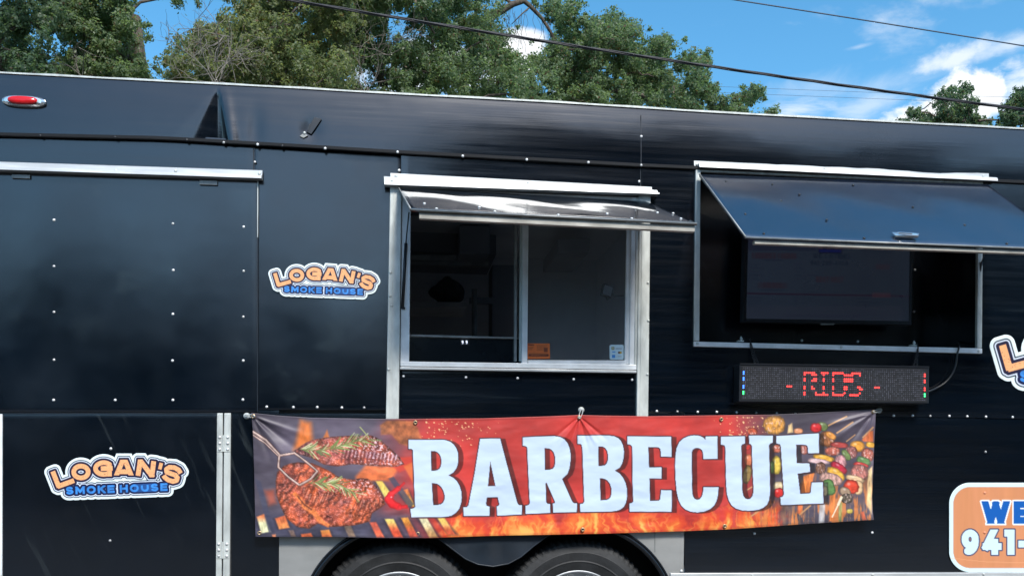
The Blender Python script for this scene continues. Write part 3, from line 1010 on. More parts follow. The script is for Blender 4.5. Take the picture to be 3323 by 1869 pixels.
m_black_flap = mat('black_awning_paint', (0.004, 0.009, 0.020), 0.19, ior=3.2, rvar=(4, 0.04, (1, 1, 1)), noise=(3, 0.3, (1, 1, 1)),
                   bump=[(2.2, 0.06, (1, 1, 1), 0.05)])
rivet_mesh = dome_mesh('rivet', 0.0068, 0.0048)
rivet_meshes = [rivet_mesh] + [dome_mesh('rivet', 0.0068*f_, 0.0048*f_, 10, mat('rivet_head_' + n_, (c_, c_, c_*0.98), 0.4, 0.3, noise=(90, 0.3, (1, 1, 1)))) for (f_, n_, c_) in ((0.95, 'weathered', 0.52), (1.04, 'dusty', 0.66), (0.92, 'dirty', 0.40))]
_rr = random.Random(19)
rivet_mesh_f = dome_mesh('flap_rivet', 0.0066, 0.0045, 8)

m_black_flap2 = mat('black_awning_paint_low_sheen', (0.002, 0.005, 0.010), 0.08, ior=1.8, rvar=(4, 0.03, (1, 1, 1)), noise=(3, 0.3, (1, 1, 1)), bump=[(2.2, 0.06, (1, 1, 1), 0.05)])  # same black paint, darker and less reflective to cut the narrow awning's sheen
fm = flap('awning_flap', (1294, 610), (2092, 652), (1332, 677), (2262, 723), -0.035, -0.55, 'narrow awning over the serving window',
          [(.06, .75), (.09, .96), (.25, .80), (.29, .96), (.51, .97), (.71, .80), (.77, .97), (.93, .62), (.97, .86), (.99, .62)], 0.036, 0.0035, m_black_flap2, rivet_mesh_f)
fr_ = flap('awning_flap', (2270, 566), (3206, 600), (2419, 768), (3510, 810), -0.035, -0.52, 'wide awning over the menu opening',
           [(.07, .12), (.22, .14), (.28, .30), (.20, .42), (.05, .66), (.29, .70), (.06, .95), (.35, .96), (.72, .70), (.78, .96), (.62, .44), (.5, .1)], 0.026, 0.004, m_black_flap, dome_mesh('dark_screw', 0.0066, 0.0045, 8, m_plastic))
# latch handle on the wide awning
fo, A, B_, C_, D_, nrm = fr_
e = (D_ - C_)/np.linalg.norm(D_ - C_); dn = (C_ - A)/np.linalg.norm(C_ - A)
hc = P(2940, 766, -0.49)
hc = hc - nrm*np.dot(hc - C_, nrm)
b = MB()
def hp(a, c, h): return hc + e*a + dn*c + nrm*h
b.tube([hp(-.030, -.022, .004), hp(-.052, 0, .006), hp(-.02, .020, .016), hp(.04, .022, .016), hp(.052, .004, .014), hp(.036, -.016, .006), hp(-.030, -.022, .004)], 0.0065, 8)
b.hexa([hp(-.055, -.03, .001), hp(-.055, .012, .001), hp(.05, .012, .001), hp(.05, -.03, .001), hp(-.055, -.03, .005), hp(-.055, .012, .005), hp(.05, .012, .005), hp(.05, -.03, .005)])
b.make('latch_handle', m_chrome, fo, smooth=False)
b = MB(); b.tube([P(3186, 850, -0.02), P(3166, 972, 0.02)], 0.005, 8); b.tube([P(3200, 810, -0.2), P(3186, 850, -0.02)], 0.003, 8)
b.make('gas_strut', m_plastic, TR, smooth=True)

# ---- menu opening: frame and recess
RC = 0.28
mf = slab('menu_opening', [(2252, 1108), (2252, 1124), (3188, 1147), (3188, 1130)], -0.014, 0.006, m_frame, TR, bevel=0.003)
slab('frame_bar', [(2258, 548), (2252, 1107), (2270, 1107), (2274, 549)], -0.014, 0.006, m_galv, mf, bevel=0.003)
slab('frame_bar', [(3175, 600), (3171, 1129), (3187, 1129), (3191, 600)], -0.014, 0.006, m_galv, mf, bevel=0.003)
slab('frame_bar', [(2258, 546), (2258, 556), (3190, 598), (3190, 588)], -0.010, 0.006, m_galv, mf)
q = [P(2256, 556), P(2256, 1114), P(3182, 1132), P(3182, 596)]
bk = [np.array([p[0], RC, p[2]]) for p in q]
b = MB(); b.add(q + bk, [(4, 5, 6, 7), (0, 1, 5, 4), (1, 2, 6, 5), (2, 3, 7, 6), (3, 0, 4, 7)])
b.make('recess_lining', m_black2, mf)


def rivet(u, v, y=0.0, mesh=None, parent=TR, dull=False):
    r = bpy.data.objects.new('rivet', mesh or rivet_meshes[_rr.choice((0, 0, 1, 2, 2, 3))]); COL.objects.link(r)
    p = P(u, v, y); r.location = p
    attach(r, parent)
    return r


k = 1.29
RIV = [(563, 359), (648, 364), (818, 374), (1000, 383), (1164, 393), (1325, 402), (1480, 409), (1613, 416)]
for (u, v) in RIV: rivet(u*k, v*k, -0.021)
for (u, v) in ((1613, 344),): rivet(u*k, v*k, -0.012)
for (u, v) in ((641, 408),): rivet(u*k, v*k, 0.001)
for (u, v) in ((1004, 429), (1608, 457)): rivet(u*k, v*k, 0.001)
for (u, v) in ((136, 554), (435, 563), (613, 571), (136, 670), (436, 680), (613, 682), (136, 785), (435, 790), (612, 797), (136, 905), (434, 907), (612, 907),
               (135, 1006), (290, 1006), (435, 1006), (611, 1005)):
    uu_, vv_ = u*k, v*k
    rivet(uu_, vv_, -0.0055 + float(wave(np.array(uu_), np.array(vv_), TILT*0.55, 0.0022, 0.2, 1337)))
for (u, v) in ((671, 1023), (738, 1024), (798, 1024), (860, 1025), (916, 1025), (1015, 946), (1172, 949), (1302, 951), (1443, 954), (1590, 955),
               (1652, 1034), (1704, 1035), (1755, 1036), (1803, 1036), (1853, 1037), (1902, 1038), (1954, 1039), (2001, 1041),
               (2248, 1045), (2296, 1045), (2340, 1046), (2388, 1046), (2433, 1047), (2480, 1048), (2547, 1049),
               (2479, 1136), (1898, 1341), (2194, 1339), (2493, 527+2)):
    rivet(u*k, v*k, 0.0)
for (u, v) in ((2969, 876), (2966, 1011), (3107, 871), (3104, 1013), (2602, 1108-3), (2784, 1111-3)): rivet(u, v, RC - 0.003 if v < 1050 else 0.2)
dull_mesh = dome_mesh('dull_rivet', 0.0062, 0.003, 8, m_plastic)
for (u, v) in ((130, 441), (373, 446), (606, 455), (916, 474)): rivet(u, v, -0.0205, dull_mesh)
screw = dome_mesh('screw', 0.0068, 0.004, 8, m_galv)
for (u, v, y) in ((1261, 1198, -0.021), (2101, 1214, -0.021), (1267, 884, -0.021), (2103, 917, -0.021), (1271, 991, -0.021), (1266, 960, -0.021),
                  (2104, 1040, -0.021), (376, 554, -.0185), (570, 555, -.0185), (842, 564, -.0185), (1272, 587, -.029), (1488, 601, -.0295), (1691, 614, -.0295), (1890, 624, -.0295), (2104, 628, -.0295),
                  (1714, 594, -.016), (1285, 572, -.016), (2261, 534, -.016), (2677, 549, -.016), (3191, 572, -.016), (2730, 1126, -.0145), (2263, 1114, -.0145), (3176, 1139, -.0145)):
    r = rivet(u, v, y, screw); r.name = 'screw'

# patch left where a fitting was torn off the fascia
pt = MB(); pt.slab([(1019, 380), (994, 428), (1010, 436), (1044, 386)], -0.0140, -0.009); pt.slab([(1003, 402), (996, 424), (1002, 426), (1010, 402)], -0.0155, -0.009)
pto = pt.make('torn_patch', m_skirt, TR, bevel=0.001)
pt = MB(); pt.slab([(986, 432), (973, 442), (985, 448), (999, 440)], -0.0155, -0.005); pt.make('tape_scrap', m_dull, pto)
rivet(988, 432, -0.0165, screw, pto).name = 'screw'

# marker lamp
ml = MB(); c = P(78, 330.5, -0.012)
def oval(cx, cz, rx, rz, y, n=40, p=2.6):
    r = []
    for i in range(n):
        th = 2*PI*i/n; ct, st = math.cos(th), math.sin(th)
        r.append((cx + rx*math.copysign(abs(ct)**(2/p), ct), y, cz + rz*math.copysign(abs(st)**(2/p), st)))
    return r
def oval_stack(mb, levels):
    kk = len(mb.v); n = 40
    for (rx, rz, y) in levels: mb.v += oval(c[0], c[2], rx, rz, y)
    for i in range(len(levels) - 1):
        for j in range(n): mb.f.append((kk + i*n + j, kk + i*n + (j + 1) % n, kk + (i + 1)*n + (j + 1) % n, kk + (i + 1)*n + j))
    mb.f.append(tuple(kk + (len(levels) - 1)*n + j for j in range(n)))
oval_stack(ml, [(.094, .0265, -0.008), (.092, .025, -0.018), (.080, .020, -0.026), (.07, .016, -0.027)])
mlo = ml.make('marker_lamp', m_chrome, TR, smooth=False, label='red oval marker lamp high on the left')
ls = MB(); oval_stack(ls, [(.064, .0185, -0.024), (.064, .0180, -0.030), (.058, .0150, -0.036), (.02, .004, -0.038)])
ls.make('lens', m_red, mlo, smooth=True)
for du in (-41, 41): rivet(78 + du, 330 + du*0.02, -0.027, screw, mlo).name = 'screw'

# left door, its frame and hinges
dr = sheet('door', lsp(9, 703, 20), (cst(1342), cst(2020)), 40, m_black2, y=-0.004, yfun=lambda U, V: wave(U, V, 0, 0.0015, 0.9), label='low hinged door with a logo sticker')
for (u, v) in ((279, 1128), (277, 1359)): rivet(u*k, v*k, -0.003, parent=dr)
slab('frame_bar', [(-30, 1343), (-30, 2020), (6, 2020), (7.5, 1343)], -0.010, 0.004, m_frame, TR, bevel=0.002)
for (a, b2, c2, d2) in ((704, 723, 699, 718), (727, 749, 722, 744)):
    slab('door_rail', [(a, 1340), (c2, 2020), (d2, 2020), (b2, 1340)], -0.012, 0.002, m_galv, TR, bevel=0.003)
slab('cladding_strip', [(-30, 1339.5), (-30, 1342), (750, 1342), (750, 1339.5)], -0.008, 0.001, m_skirt, TR)
for (v0, v1, du) in ((1411, 1465, 0), (1757, 1811, -3)):
    hg = MB(); hg.slab(rect(706 + du, v0, 722 + du, v1), -0.0145, -0.011); hg.slab(rect(728 + du, v0, 746 + du, v1), -0.0145, -0.011)
    p0, p1 = P(725 + du, v0, -0.014), P(725 + du, v1, -0.014); hg.tube([p0, p1], 0.0042, 8)
    hgo = hg.make('hinge', m_galv, TR)
    for i in range(3):
        for du2 in (713, 739): rivet(du2 + du, v0 + 7 + i*19.5, -0.0145, None, hgo)

# ---- wheels and fender
def tyre(cu, cv, r_px):
    yf = 0.035
    cc = P(cu, cv, yf); R = r_px/FOC*(4.4 + yf)
    n = 288; ri = R*0.60
    prof = [(ri, 0.035), (ri*1.01, 0.012), (R*0.70, 0.0), (R*0.715, -0.004), (R*0.73, 0.0), (R*0.80, -0.006), (R*0.83, -0.0085), (R*0.84, -0.006), (R*0.90, 0.000), (R*0.945, 0.012), (R*0.975, 0.03), (R*0.995, 0.05), (R, 0.075), (R*0.996, 0.12), (R, 0.165), (R*0.99, 0.20), (R*0.93, 0.225), (ri, 0.225)]
    vs, fs = [], []
    for i, (r, y) in enumerate(prof):
        for j in range(n):
            th = 2*PI*j/n
            lug = (j % 4) < 2
            rr, yy = r, y
            if lug and 9 <= i <= 12: rr = r - (0.006 if i > 9 else 0.002); yy = y + (0.004 if i <= 11 else 0)
            vs.append((cc[0] + rr*math.cos(th), cc[1] + yy, cc[2] + rr*math.sin(th)))
    for i in range(len(prof) - 1):
        for j in range(n):
            fs.append((i*n + j, (i + 1)*n + j, (i + 1)*n + (j + 1) % n, i*n + (j + 1) % n))
    hub = MB()
    hub.lathe_y(cc, [(0.035, -0.01), (0.06, -0.01), (0.062, 0.03), (0.08, 0.035)], 32)
    ho_ = hub.make('wheel', m_rim, TR, smooth=True)
    mk('tyre', vs, fs, m_rubber, ho_, smooth=False)
    rm = MB()
    rm.lathe_y(cc, [(ri*0.995, 0.05), (ri*1.02, 0.020), (ri*1.00, 0.010), (ri*0.96, 0.014), (ri*0.94, 0.03), (ri*0.90, 0.055), (ri*0.72, 0.075), (ri*0.45, 0.05), (0.08, 0.035), (0.0805, 0.06)], 64)
    rm.make('rim', m_rim, ho_, smooth=True)
    for i in range(8):
        th = 2*PI*i/8
        nb = MB(); nb.lathe_y((cc[0] + 0.105*math.cos(th), cc[1], cc[2] + 0.105*math.sin(th)), [(0.012, 0.05), (0.012, 0.02), (0.008, 0.015), (0.0005, 0.015)], 6)
        nb.make('lug_nut', m_chrome, ho_)
    return cc, R


cL, RL = tyre(1294, 2018, 268)
cR, RR = tyre(1877, 2009, 267)


def arc_px(cu, cv, r, a0, a1, n):
    return [(cu + r*math.cos(math.radians(a0 + (a1 - a0)*i/n)), cv - r*math.sin(math.radians(a0 + (a1 - a0)*i/n))) for i in range(n + 1)]


def plate(name, px, y0, y1, material, parent, **kw):
    n = len(px)
    a = [P(u, v, y0) for (u, v) in px]
    vs = a + [np.array([p[0], y1, p[2]]) for p in a]
    fs = [tuple(range(n)), tuple(range(2*n - 1, n - 1, -1))] + [(i, i + n, (i + 1) % n + n, (i + 1) % n) for i in range(n)]
    return mk(name, vs, fs, material, parent, **kw)


aL = arc_px(1294, 2018, 322, 180, 90, 24); aR = arc_px(1879, 2010, 322, 90, 0, 24)
plate('fender_panel', [(906, 1686), (905, 2018)] + [(972, 2018)] + aL[1:] + [(1294, 1686)], -0.004, 0.003, m_fender, TR, label='grey fender sheet ahead of the first wheel')
plate('fender_panel', [(1879, 1680)] + aR + [(2201, 1858), (2218, 1855), (2221, 1680)], -0.004, 0.003, m_fender, TR, label='grey fender sheet behind the second wheel')
rivet(2211, 1851, -0.004)
slab('fender_joint', rect(2124, 1680, 2127, 1790), -0.006, -0.003, m_dull, TR)
# centre skirt between the wheels
lobe = [(1290, 1690), (1300, 1706)] + [(1370, 1718), (1421, 1744), (1470, 1782), (1510, 1812), (1550, 1830), (1600, 1837), (1650, 1828), (1690, 1806), (1730, 1772), (1775, 1738), (1830, 1712), (1885, 1702), (1890, 1690)]
plate('wheel_skirt', lobe, -0.010, 0.0, m_skirt, TR, label='dark scalloped skirt hanging between the wheels')
b = MB(); b.tube([P(u, v, -0.011) for (u, v) in lobe[1:-1]], 0.004, 6); b.make('skirt_edge', m_skirt, TR, smooth=True)
for pts in (arc_px(1294, 2018, 308, 185, 88, 40), arc_px(1879, 2010, 308, 92, -5, 40)):
    b = MB()
    b.tube([P(u, v, -0.008) for (u, v) in pts], 0.012, 10)
    ar = b.make('arch_trim', m_arch, TR, smooth=True)
    cu = pts[0][0]
    cx0 = (1294, 2018) if cu < 1200 else (1879, 2010)
    q2 = [((u - cx0[0])*1.036 + cx0[0], (v - cx0[1])*1.036 + cx0[1]) for (u, v) in pts]
    b = MB(); b.tube([P(u, v, -0.008) for (u, v) in q2], 0.006, 8); b.make('trim_bead', m_arch, ar, smooth=True)
# wheel well
w0, w1 = P(930, 1700, 0.01), P(2200, 2010, 0.01)
b = MB()
b.add([(w0[0], 0.005, w0[2]), (w1[0], 0.005, w0[2]), (w1[0], 0.5, w0[2]), (w0[0], 0.5, w0[2]), (w0[0], 0.5, 0.35), (w1[0], 0.5, 0.35), (w0[0], 0.005, 0.35), (w1[0], 0.005, 0.35)],
      [(0, 1, 2, 3), (3, 2, 5, 4), (0, 3, 4, 6), (1, 2, 5, 7)])
b.make('wheel_well', m_gap, TR)
slab('bottom_trim', [(2176, 1859), (2176, 1895), (UR, 1890), (UR, 1854)], -0.014, 0.02, m_alu, TR, bevel=0.003)
for (u, v) in ((2442, 1866), (2832, 1864), (3192, 1862)): rivet(u, v, -0.0145, screw).name = 'screw'

# ---- body: roof, floor, ends, kitchen inside
zt = P(1600, 320)[2]; xl = P(UL, 900)[0]; xr = P(UR, 900)[0]
vx0, vx1, vy0, vy1 = 0.98, 1.36, 0.36, 0.95      # unseen opening added in roof and ceiling to let sunlight into the kitchen
def slab_with_hole(name, y0, y1, z0, z1, m):
    b = MB()
    b.box((xl, y0, z0), (vx0, y1, z1)); b.box((vx1, y0, z0), (xr, y1, z1)); b.box((vx0, y0, z0), (vx1, vy0, z1)); b.box((vx0, vy1, z0), (vx1, y1, z1))
    return b.make(name, m, TR)
slab_with_hole('roof', 0.03, 2.42, zt - 0.06, zt - 0.02, m_roof)
b = MB(); b.box((xl, 0.53, 0.50), (xr, 2.40, 0.56)); b.make('floor', m_inwall, TR)
b = MB(); b.box((xl - 0.03, 0.0, 0.5), (xl, 2.42, zt - 0.05)); b.make('end_wall', m_black, TR)
b = MB(); b.box((xr, 0.0, 0.5), (xr + 0.03, 2.42, zt - 0.05)); b.make('end_wall', m_black, TR)
YB = 2.2
b = MB(); b.box((xl, YB, 0.56), (xr, 2.40, zt - 0.06)); b.make('back_wall', m_inwall, TR)
slab_with_hole('ceiling', 0.07, YB - 0.003, 2.58, 2.61, m_inwall)
xp = P(2262, 900)[0] - 0.03
b = MB(); b.box((xp, 0.06, 0.57), (xp + 0.02, YB - 0.003, 2.575)); b.make('partition', m_inpart, TR)
# dark lining behind the front sheets
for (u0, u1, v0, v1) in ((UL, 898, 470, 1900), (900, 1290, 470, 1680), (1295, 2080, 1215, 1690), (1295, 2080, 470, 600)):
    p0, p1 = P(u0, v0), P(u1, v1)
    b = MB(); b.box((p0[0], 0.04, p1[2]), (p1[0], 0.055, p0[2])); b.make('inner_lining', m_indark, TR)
# hood, shelf and ducts seen through the window
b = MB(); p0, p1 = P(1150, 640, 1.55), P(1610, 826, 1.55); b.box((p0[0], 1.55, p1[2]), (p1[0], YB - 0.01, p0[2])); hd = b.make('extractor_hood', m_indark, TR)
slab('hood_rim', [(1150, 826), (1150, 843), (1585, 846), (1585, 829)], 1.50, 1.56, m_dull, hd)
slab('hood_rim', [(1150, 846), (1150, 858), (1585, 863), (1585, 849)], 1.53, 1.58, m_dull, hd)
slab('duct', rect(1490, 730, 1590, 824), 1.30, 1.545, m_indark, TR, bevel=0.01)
slab('shelf', [(1150, 977), (1150, 996), (1514, 996), (1514, 980)], 1.35, 1.75, m_steel, TR, bevel=0.004)
b = MB(); p = P(1539, 938, 1.2); p2 = P(1540, 1400, 1.2); b.tube([p, p2], 0.017, 10); b.make('pole', m_dull, TR, smooth=True)
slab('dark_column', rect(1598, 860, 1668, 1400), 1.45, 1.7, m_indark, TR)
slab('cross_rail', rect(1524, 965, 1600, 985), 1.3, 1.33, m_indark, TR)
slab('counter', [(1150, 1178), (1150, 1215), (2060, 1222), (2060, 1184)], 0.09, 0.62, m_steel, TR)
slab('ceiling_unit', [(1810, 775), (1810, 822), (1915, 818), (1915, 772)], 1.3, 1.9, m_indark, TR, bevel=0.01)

# ------------------------------------------------------------------ stickers of the trailer
LO = {
    'L': [('s', (215, 415), (303, 640)), ('s', (303, 640), (540, 553))],
    'O': [('c', arc(671, 407, 119, 97, 0, 360, 36))],
    'G': [('c', arc(1043, 350, 133, 96, -38, -180, 20)[0:] + arc(1043, 350, 133, 96, -180, -322, 20)[1:]), ('s', (1015, 352), (1170, 345)), ('s', (1137, 352), (1137, 460))],
    'A': [('s', (1240, 490), (1375, 170)), ('s', (1375, 170), (1505, 490)), ('s', (1295, 402), (1450, 402))],
    'N': [('s', (1607, 458), (1643, 215)), ('s', (1640, 215), (1845, 488)), ('s', (1832, 485), (1862, 240))],
    'q': [('s', (1985, 270), (1965, 352))],
    'S': [('c', [(2305, 430), (2270, 372), (2200, 335), (2120, 330), (2072, 362), (2078, 408), (2140, 432), (2215, 455), (2252, 500), (2238, 545), (2180, 562), (2105, 540), (2050, 500), (2025, 462)])],
}


def logo_fn(ax, ay, sc, ang):
    ca, sa = math.cos(math.radians(ang)), math.sin(math.radians(ang))

    def fn(U, V):
        x = (U - ax)/sc; y = (V - ay)/sc
        X = 1250 + ca*x + sa*y; Y = 490 - sa*x + ca*y
        d1 = np.full(U.shape, 1e9)
        for chh, strokes in LO.items():
            hw = 40 if chh != 'q' else 30
            d = np.full(U.shape, 1e9)
            for st in strokes:
                if st[0] == 's': d = np.minimum(d, d_seg(X, Y, st[1], st[2], hw, hw*0.5 if chh in 'LG' else 12))
                else: d = np.minimum(d, d_line(X, Y, st[1], hw - 1))
            if chh == 'A': d = np.maximum(d, np.maximum(205 - Y, Y - 462))
            if chh == 'N': d = np.maximum(d, np.maximum(200 - Y, Y - 494))
            d1 = np.minimum(d1, d)
        d2 = d_text(X, Y, 'SMOKE HOUSE', 425, 778, 2092, 716, 128, 18, gap=0.22, space=0.36)
        d2 = d2*1.0
        dm = np.minimum(d1, d2 + 2)
        # filled bridge between the two lines keeps the sticker in one piece
        br = d_poly(X, Y, [(620, 560), (900, 520), (1900, 500), (1980, 560), (1960, 610), (640, 640)])
        outd = np.minimum(dm, br + 70) - 100
        img = np.empty(U.shape + (3,)); img[:] = (226, 240, 242)
        a = lambda d, t: sstep(t + 4, t - 4, d)
        over(img, (22, 30, 48), a(dm, 61)); over(img, (214, 222, 240), a(dm, 48))
        over(img, (30, 18, 40), a(d1, 32)); over(img, (14, 22, 66), a(d2, 30))
        over(img, (26, 20, 52), a(dm, 30)*(d1 < d2))
        nz = fbm(X/26, Y/26, 3); sp = fbm(X/14, Y/14, 9, 3)
        oc = np.array((250, 174, 122))[None, None]*(0.93 + 0.14*nz[..., None])
        oc = np.where(((sp > 0.64) & (nz > 0.45))[..., None], np.array((205, 132, 98)), oc)
        over(img, oc, a(d1, 0))
        bc = np.array((58, 132, 214))[None, None]*(0.8 + 0.4*fbm(X/60, Y/60, 5))[..., None]
        over(img, bc, a(d2, 0))
        return outd*sc, img
    return fn


decal('logo_decal', logo_fn(130 + 1250/5.051, 1450 + 490/5.051, 1/5.051, 0), (138, 1460, 620, 1632), 0.95, -0.0075, TR, 'orange and blue logo sticker on the low door')
decal('logo_decal', logo_fn(850 + 1262/6.283, 830 + 520/6.283, 0.968/6.283, 4.3), (862, 843, 1240, 982), 0.8, -0.004, TR, 'smaller logo sticker left of the serving window')
# the right-hand one is only partly inside the picture
s3 = 1.51/5.051; a3 = math.radians(5.0)
lx, ly = 290 - 1250, 680 - 490
axx = 3270 - s3*(math.cos(a3)*lx - math.sin(a3)*ly); ayy = 1206 - s3*(math.sin(a3)*lx + math.cos(a3)*ly)
decal('logo_decal', logo_fn(axx, ayy, s3, 5.0), (3200, 1060, 3960, 1420), 1.6, -0.004, TR, 'largest logo sticker right of the menu opening')


def cater_fn(U, V):
    cx, cy, hx, hy, r = 3492.0, 1710.5, 412.0, 145.0, 68.0
    q = np.abs(U - cx) - (hx - r); w = np.abs(V - cy) - (hy - r)
    d = np.hypot(np.maximum(q, 0), np.maximum(w, 0)) + np.minimum(np.maximum(q, w), 0) - r
    img = np.empty(U.shape + (3,)); img[:] = (214, 234, 240)
    nz = fbm(U/40, V/160, 4)
    oc = np.array((228, 150, 106))[None, None]*(0.96 + 0.08*nz[..., None])
    oc = oc + np.array((6, 4, 6))[None, None]*(fbm(U/14, V/300, 6)[..., None] - 0.5)*2
    over(img, oc*0.93, sstep(-13.2, -14.6, d))
    over(img, (196, 150, 150), 0.7*(sstep(-12.8, -13.6, d) - sstep(-14.2, -15.0, d)))
    d1 = d_text(U, V, 'WE CATER!', 3187, 1698, 3797, 1698, 73, 11, gap=0.20, space=0.5)
    over(img, (236, 242, 246), sstep(5.4, 4.2, d1)); over(img, (12, 90, 176), sstep(0.6, -0.6, d1))
    d2 = d_text(U, V, '941-285-4369', 3120, 1799, 3866, 1799, 82, 11.5, gap=0.16)
    over(img, (60, 66, 104), sstep(4.4, 3.4, d2)); over(img, (208, 228, 240), sstep(0.6, -0.6, d2))
    over(img, (236, 170, 130), 0.6*sstep(1.0, 0.2, np.abs(V - (1812 + (U - 3080)*0.06 - 2*np.sin(U/40))) - 0.4)*(U < 3330))
    return d, img


decal('cater_decal', cater_fn, (3070, 1560, 3912, 1860), 2.0, -0.0035, TR, 'orange phone number sticker with white border')
for (u, v) in ((3195, 1598), (3195, 1727)): rivet(u, v, -0.003, dome_mesh('painted_rivet', 0.0075, 0.005, 8, mat('orange_paint', tuple(alb((226, 146, 112))), 0.45, noise=(20, .1, (1, 1, 1)))))

# ------------------------------------------------------------------ the banner
top_b = line([(815, 1339), (905, 1348), (1012, 1355), (1254, 1359), (1560, 1357), (1760, 1351), (1886, 1346), (1960, 1348), (2100, 1350), (2497, 1345), (2663, 1338), (2829, 1328), (2842, 1329)])
bot_b = line([(828, 1741), (1111, 1742), (1244, 1745), (1400, 1745), (1600, 1738), (1960, 1731), (2220, 1723), (2381, 1716), (2580, 1702), (2836, 1686)])
lef_b = lambda t: np.interp(t, [0, .13, .5, 1], [815, 820, 825, 829])
rig_b = lambda t: np.interp(t, [0, .05, .3, .55, .78, .92, 1], [2840, 2842, 2837, 2834, 2830, 2832, 2836])
q3 = lambda L_: [(x/2.576 + 1300, y/2.576 + 1300) for (x, y) in L_]
q4 = lambda L_: [(x/3.01875 + 2100, y/3.01875 + 1300) for (x, y) in L_]
q2 = lambda L_: [(x/3.0186 + 780, y/3.0186 + 1300) for (x, y) in L_]
LETTERS = [
    (q3([(68, 325), (330, 325), (375, 328), (415, 342), (445, 365), (465, 395), (478, 430), (482, 470), (478, 530), (465, 565), (440, 598), (400, 622), (440, 642), (470, 670), (493, 710), (508, 760), (511, 810), (505, 855), (490, 900), (462, 935), (425, 958), (385, 967), (340, 970), (90, 972), (82, 902), (110, 897), (122, 885), (118, 800), (105, 470), (102, 410), (92, 402), (68, 402)]),
     [q3([(253, 418), (285, 419), (308, 428), (325, 445), (337, 470), (342, 510), (337, 545), (325, 567), (305, 580), (258, 586)]), q3([(260, 687), (300, 690), (322, 702), (342, 722), (358, 750), (369, 790), (367, 825), (355, 850), (338, 863), (310, 869), (272, 871)])]),
    (q3([(665, 317), (832, 315), (880, 500), (972, 840), (980, 862), (992, 870), (1015, 872), (1012, 948), (808, 958), (805, 882), (820, 875), (825, 862), (812, 805), (722, 805), (714, 855), (718, 875), (745, 885), (742, 958), (527, 962), (525, 890), (555, 886), (568, 870), (620, 600)]),
     [q3([(750, 507), (793, 710), (730, 712)])]),
    (q3([(1022, 305), (1240, 295), (1290, 295), (1335, 303), (1370, 322), (1397, 355), (1412, 395), (1420, 440), (1420, 500), (1412, 560), (1395, 610), (1350, 652), (1430, 832), (1440, 848), (1452, 854), (1475, 856), (1472, 928), (1275, 932), (1272, 858), (1288, 854), (1292, 845), (1220, 682), (1212, 690), (1217, 845), (1226, 858), (1250, 861), (1252, 935), (1045, 943), (1043, 876), (1070, 870), (1080, 855), (1072, 700), (1058, 390), (1048, 378), (1022, 375)]),
     [q3([(1203, 395), (1240, 397), (1262, 408), (1280, 430), (1291, 465), (1294, 505), (1288, 545), (1273, 567), (1240, 577), (1205, 578)])]),
    (q3([(1480, 290), (1740, 290), (1785, 296), (1818, 311), (1842, 335), (1858, 370), (1867, 420), (1865, 470), (1853, 520), (1832, 558), (1790, 582), (1830, 606), (1858, 640), (1880, 685), (1893, 740), (1893, 800), (1884, 850), (1865, 886), (1835, 908), (1800, 919), (1760, 923), (1503, 928), (1500, 862), (1525, 857), (1535, 842), (1520, 400), (1512, 365), (1500, 359), (1480, 358)]),
     [q3([(1652, 380), (1690, 382), (1710, 393), (1726, 417), (1735, 455), (1732, 500), (1722, 525), (1705, 540), (1655, 545)]), q3([(1665, 645), (1705, 650), (1730, 665), (1750, 692), (1762, 730), (1763, 775), (1755, 805), (1740, 820), (1718, 829), (1672, 831)])]),
    (q3([(1897, 297), (2262, 300), (2265, 467), (2175, 465), (2175, 425), (2170, 400), (2155, 388), (2070, 385), (2077, 555), (2182, 555), (2182, 648), (2080, 648), (2085, 835), (2160, 833), (2170, 822), (2178, 745), (2267, 748), (2265, 925), (1915, 925), (1912, 857), (1935, 852), (1945, 840), (1940, 700), (1937, 385), (1925, 367), (1897, 362)]), []),
    (q4([(570, 380), (572, 350), (690, 347), (688, 568), (550, 568), (548, 510), (538, 482), (515, 465), (490, 460), (465, 465), (445, 482), (436, 510), (438, 700), (441, 890), (448, 932), (465, 958), (490, 969), (515, 962), (537, 935), (547, 895), (552, 845), (700, 843), (695, 915), (680, 980), (655, 1025), (615, 1060), (560, 1083), (490, 1092), (425, 1084), (375, 1062), (335, 1025), (308, 970), (290, 890), (278, 760), (275, 640), (278, 530), (290, 460), (315, 405), (355, 368), (405, 346), (460, 337), (515, 343), (548, 358)]), []),
    (q4([(722, 350), (958, 345), (957, 418), (932, 425), (922, 440), (926, 650), (932, 880), (943, 930), (962, 955), (985, 963), (1010, 958), (1030, 935), (1041, 895), (1042, 840), (1030, 600), (1026, 440), (1016, 425), (1000, 418), (998, 340), (1232, 340), (1230, 410), (1208, 416), (1194, 435), (1198, 600), (1203, 800), (1204, 900), (1195, 970), (1175, 1015), (1140, 1045), (1090, 1066), (1000, 1076), (930, 1072), (870, 1054), (828, 1022), (800, 975), (782, 910), (774, 820), (766, 455), (757, 435), (722, 427)]), []),
    (q4([(1265, 345), (1682, 317), (1683, 512), (1578, 512), (1575, 460), (1568, 440), (1550, 430), (1460, 428), (1465, 610), (1590, 612), (1598, 695), (1475, 712), (1500, 910), (1590, 906), (1604, 893), (1612, 800), (1722, 795), (1727, 1003), (1312, 1020), (1305, 944), (1328, 938), (1340, 915), (1310, 450), (1302, 425), (1268, 417)]), []),
]


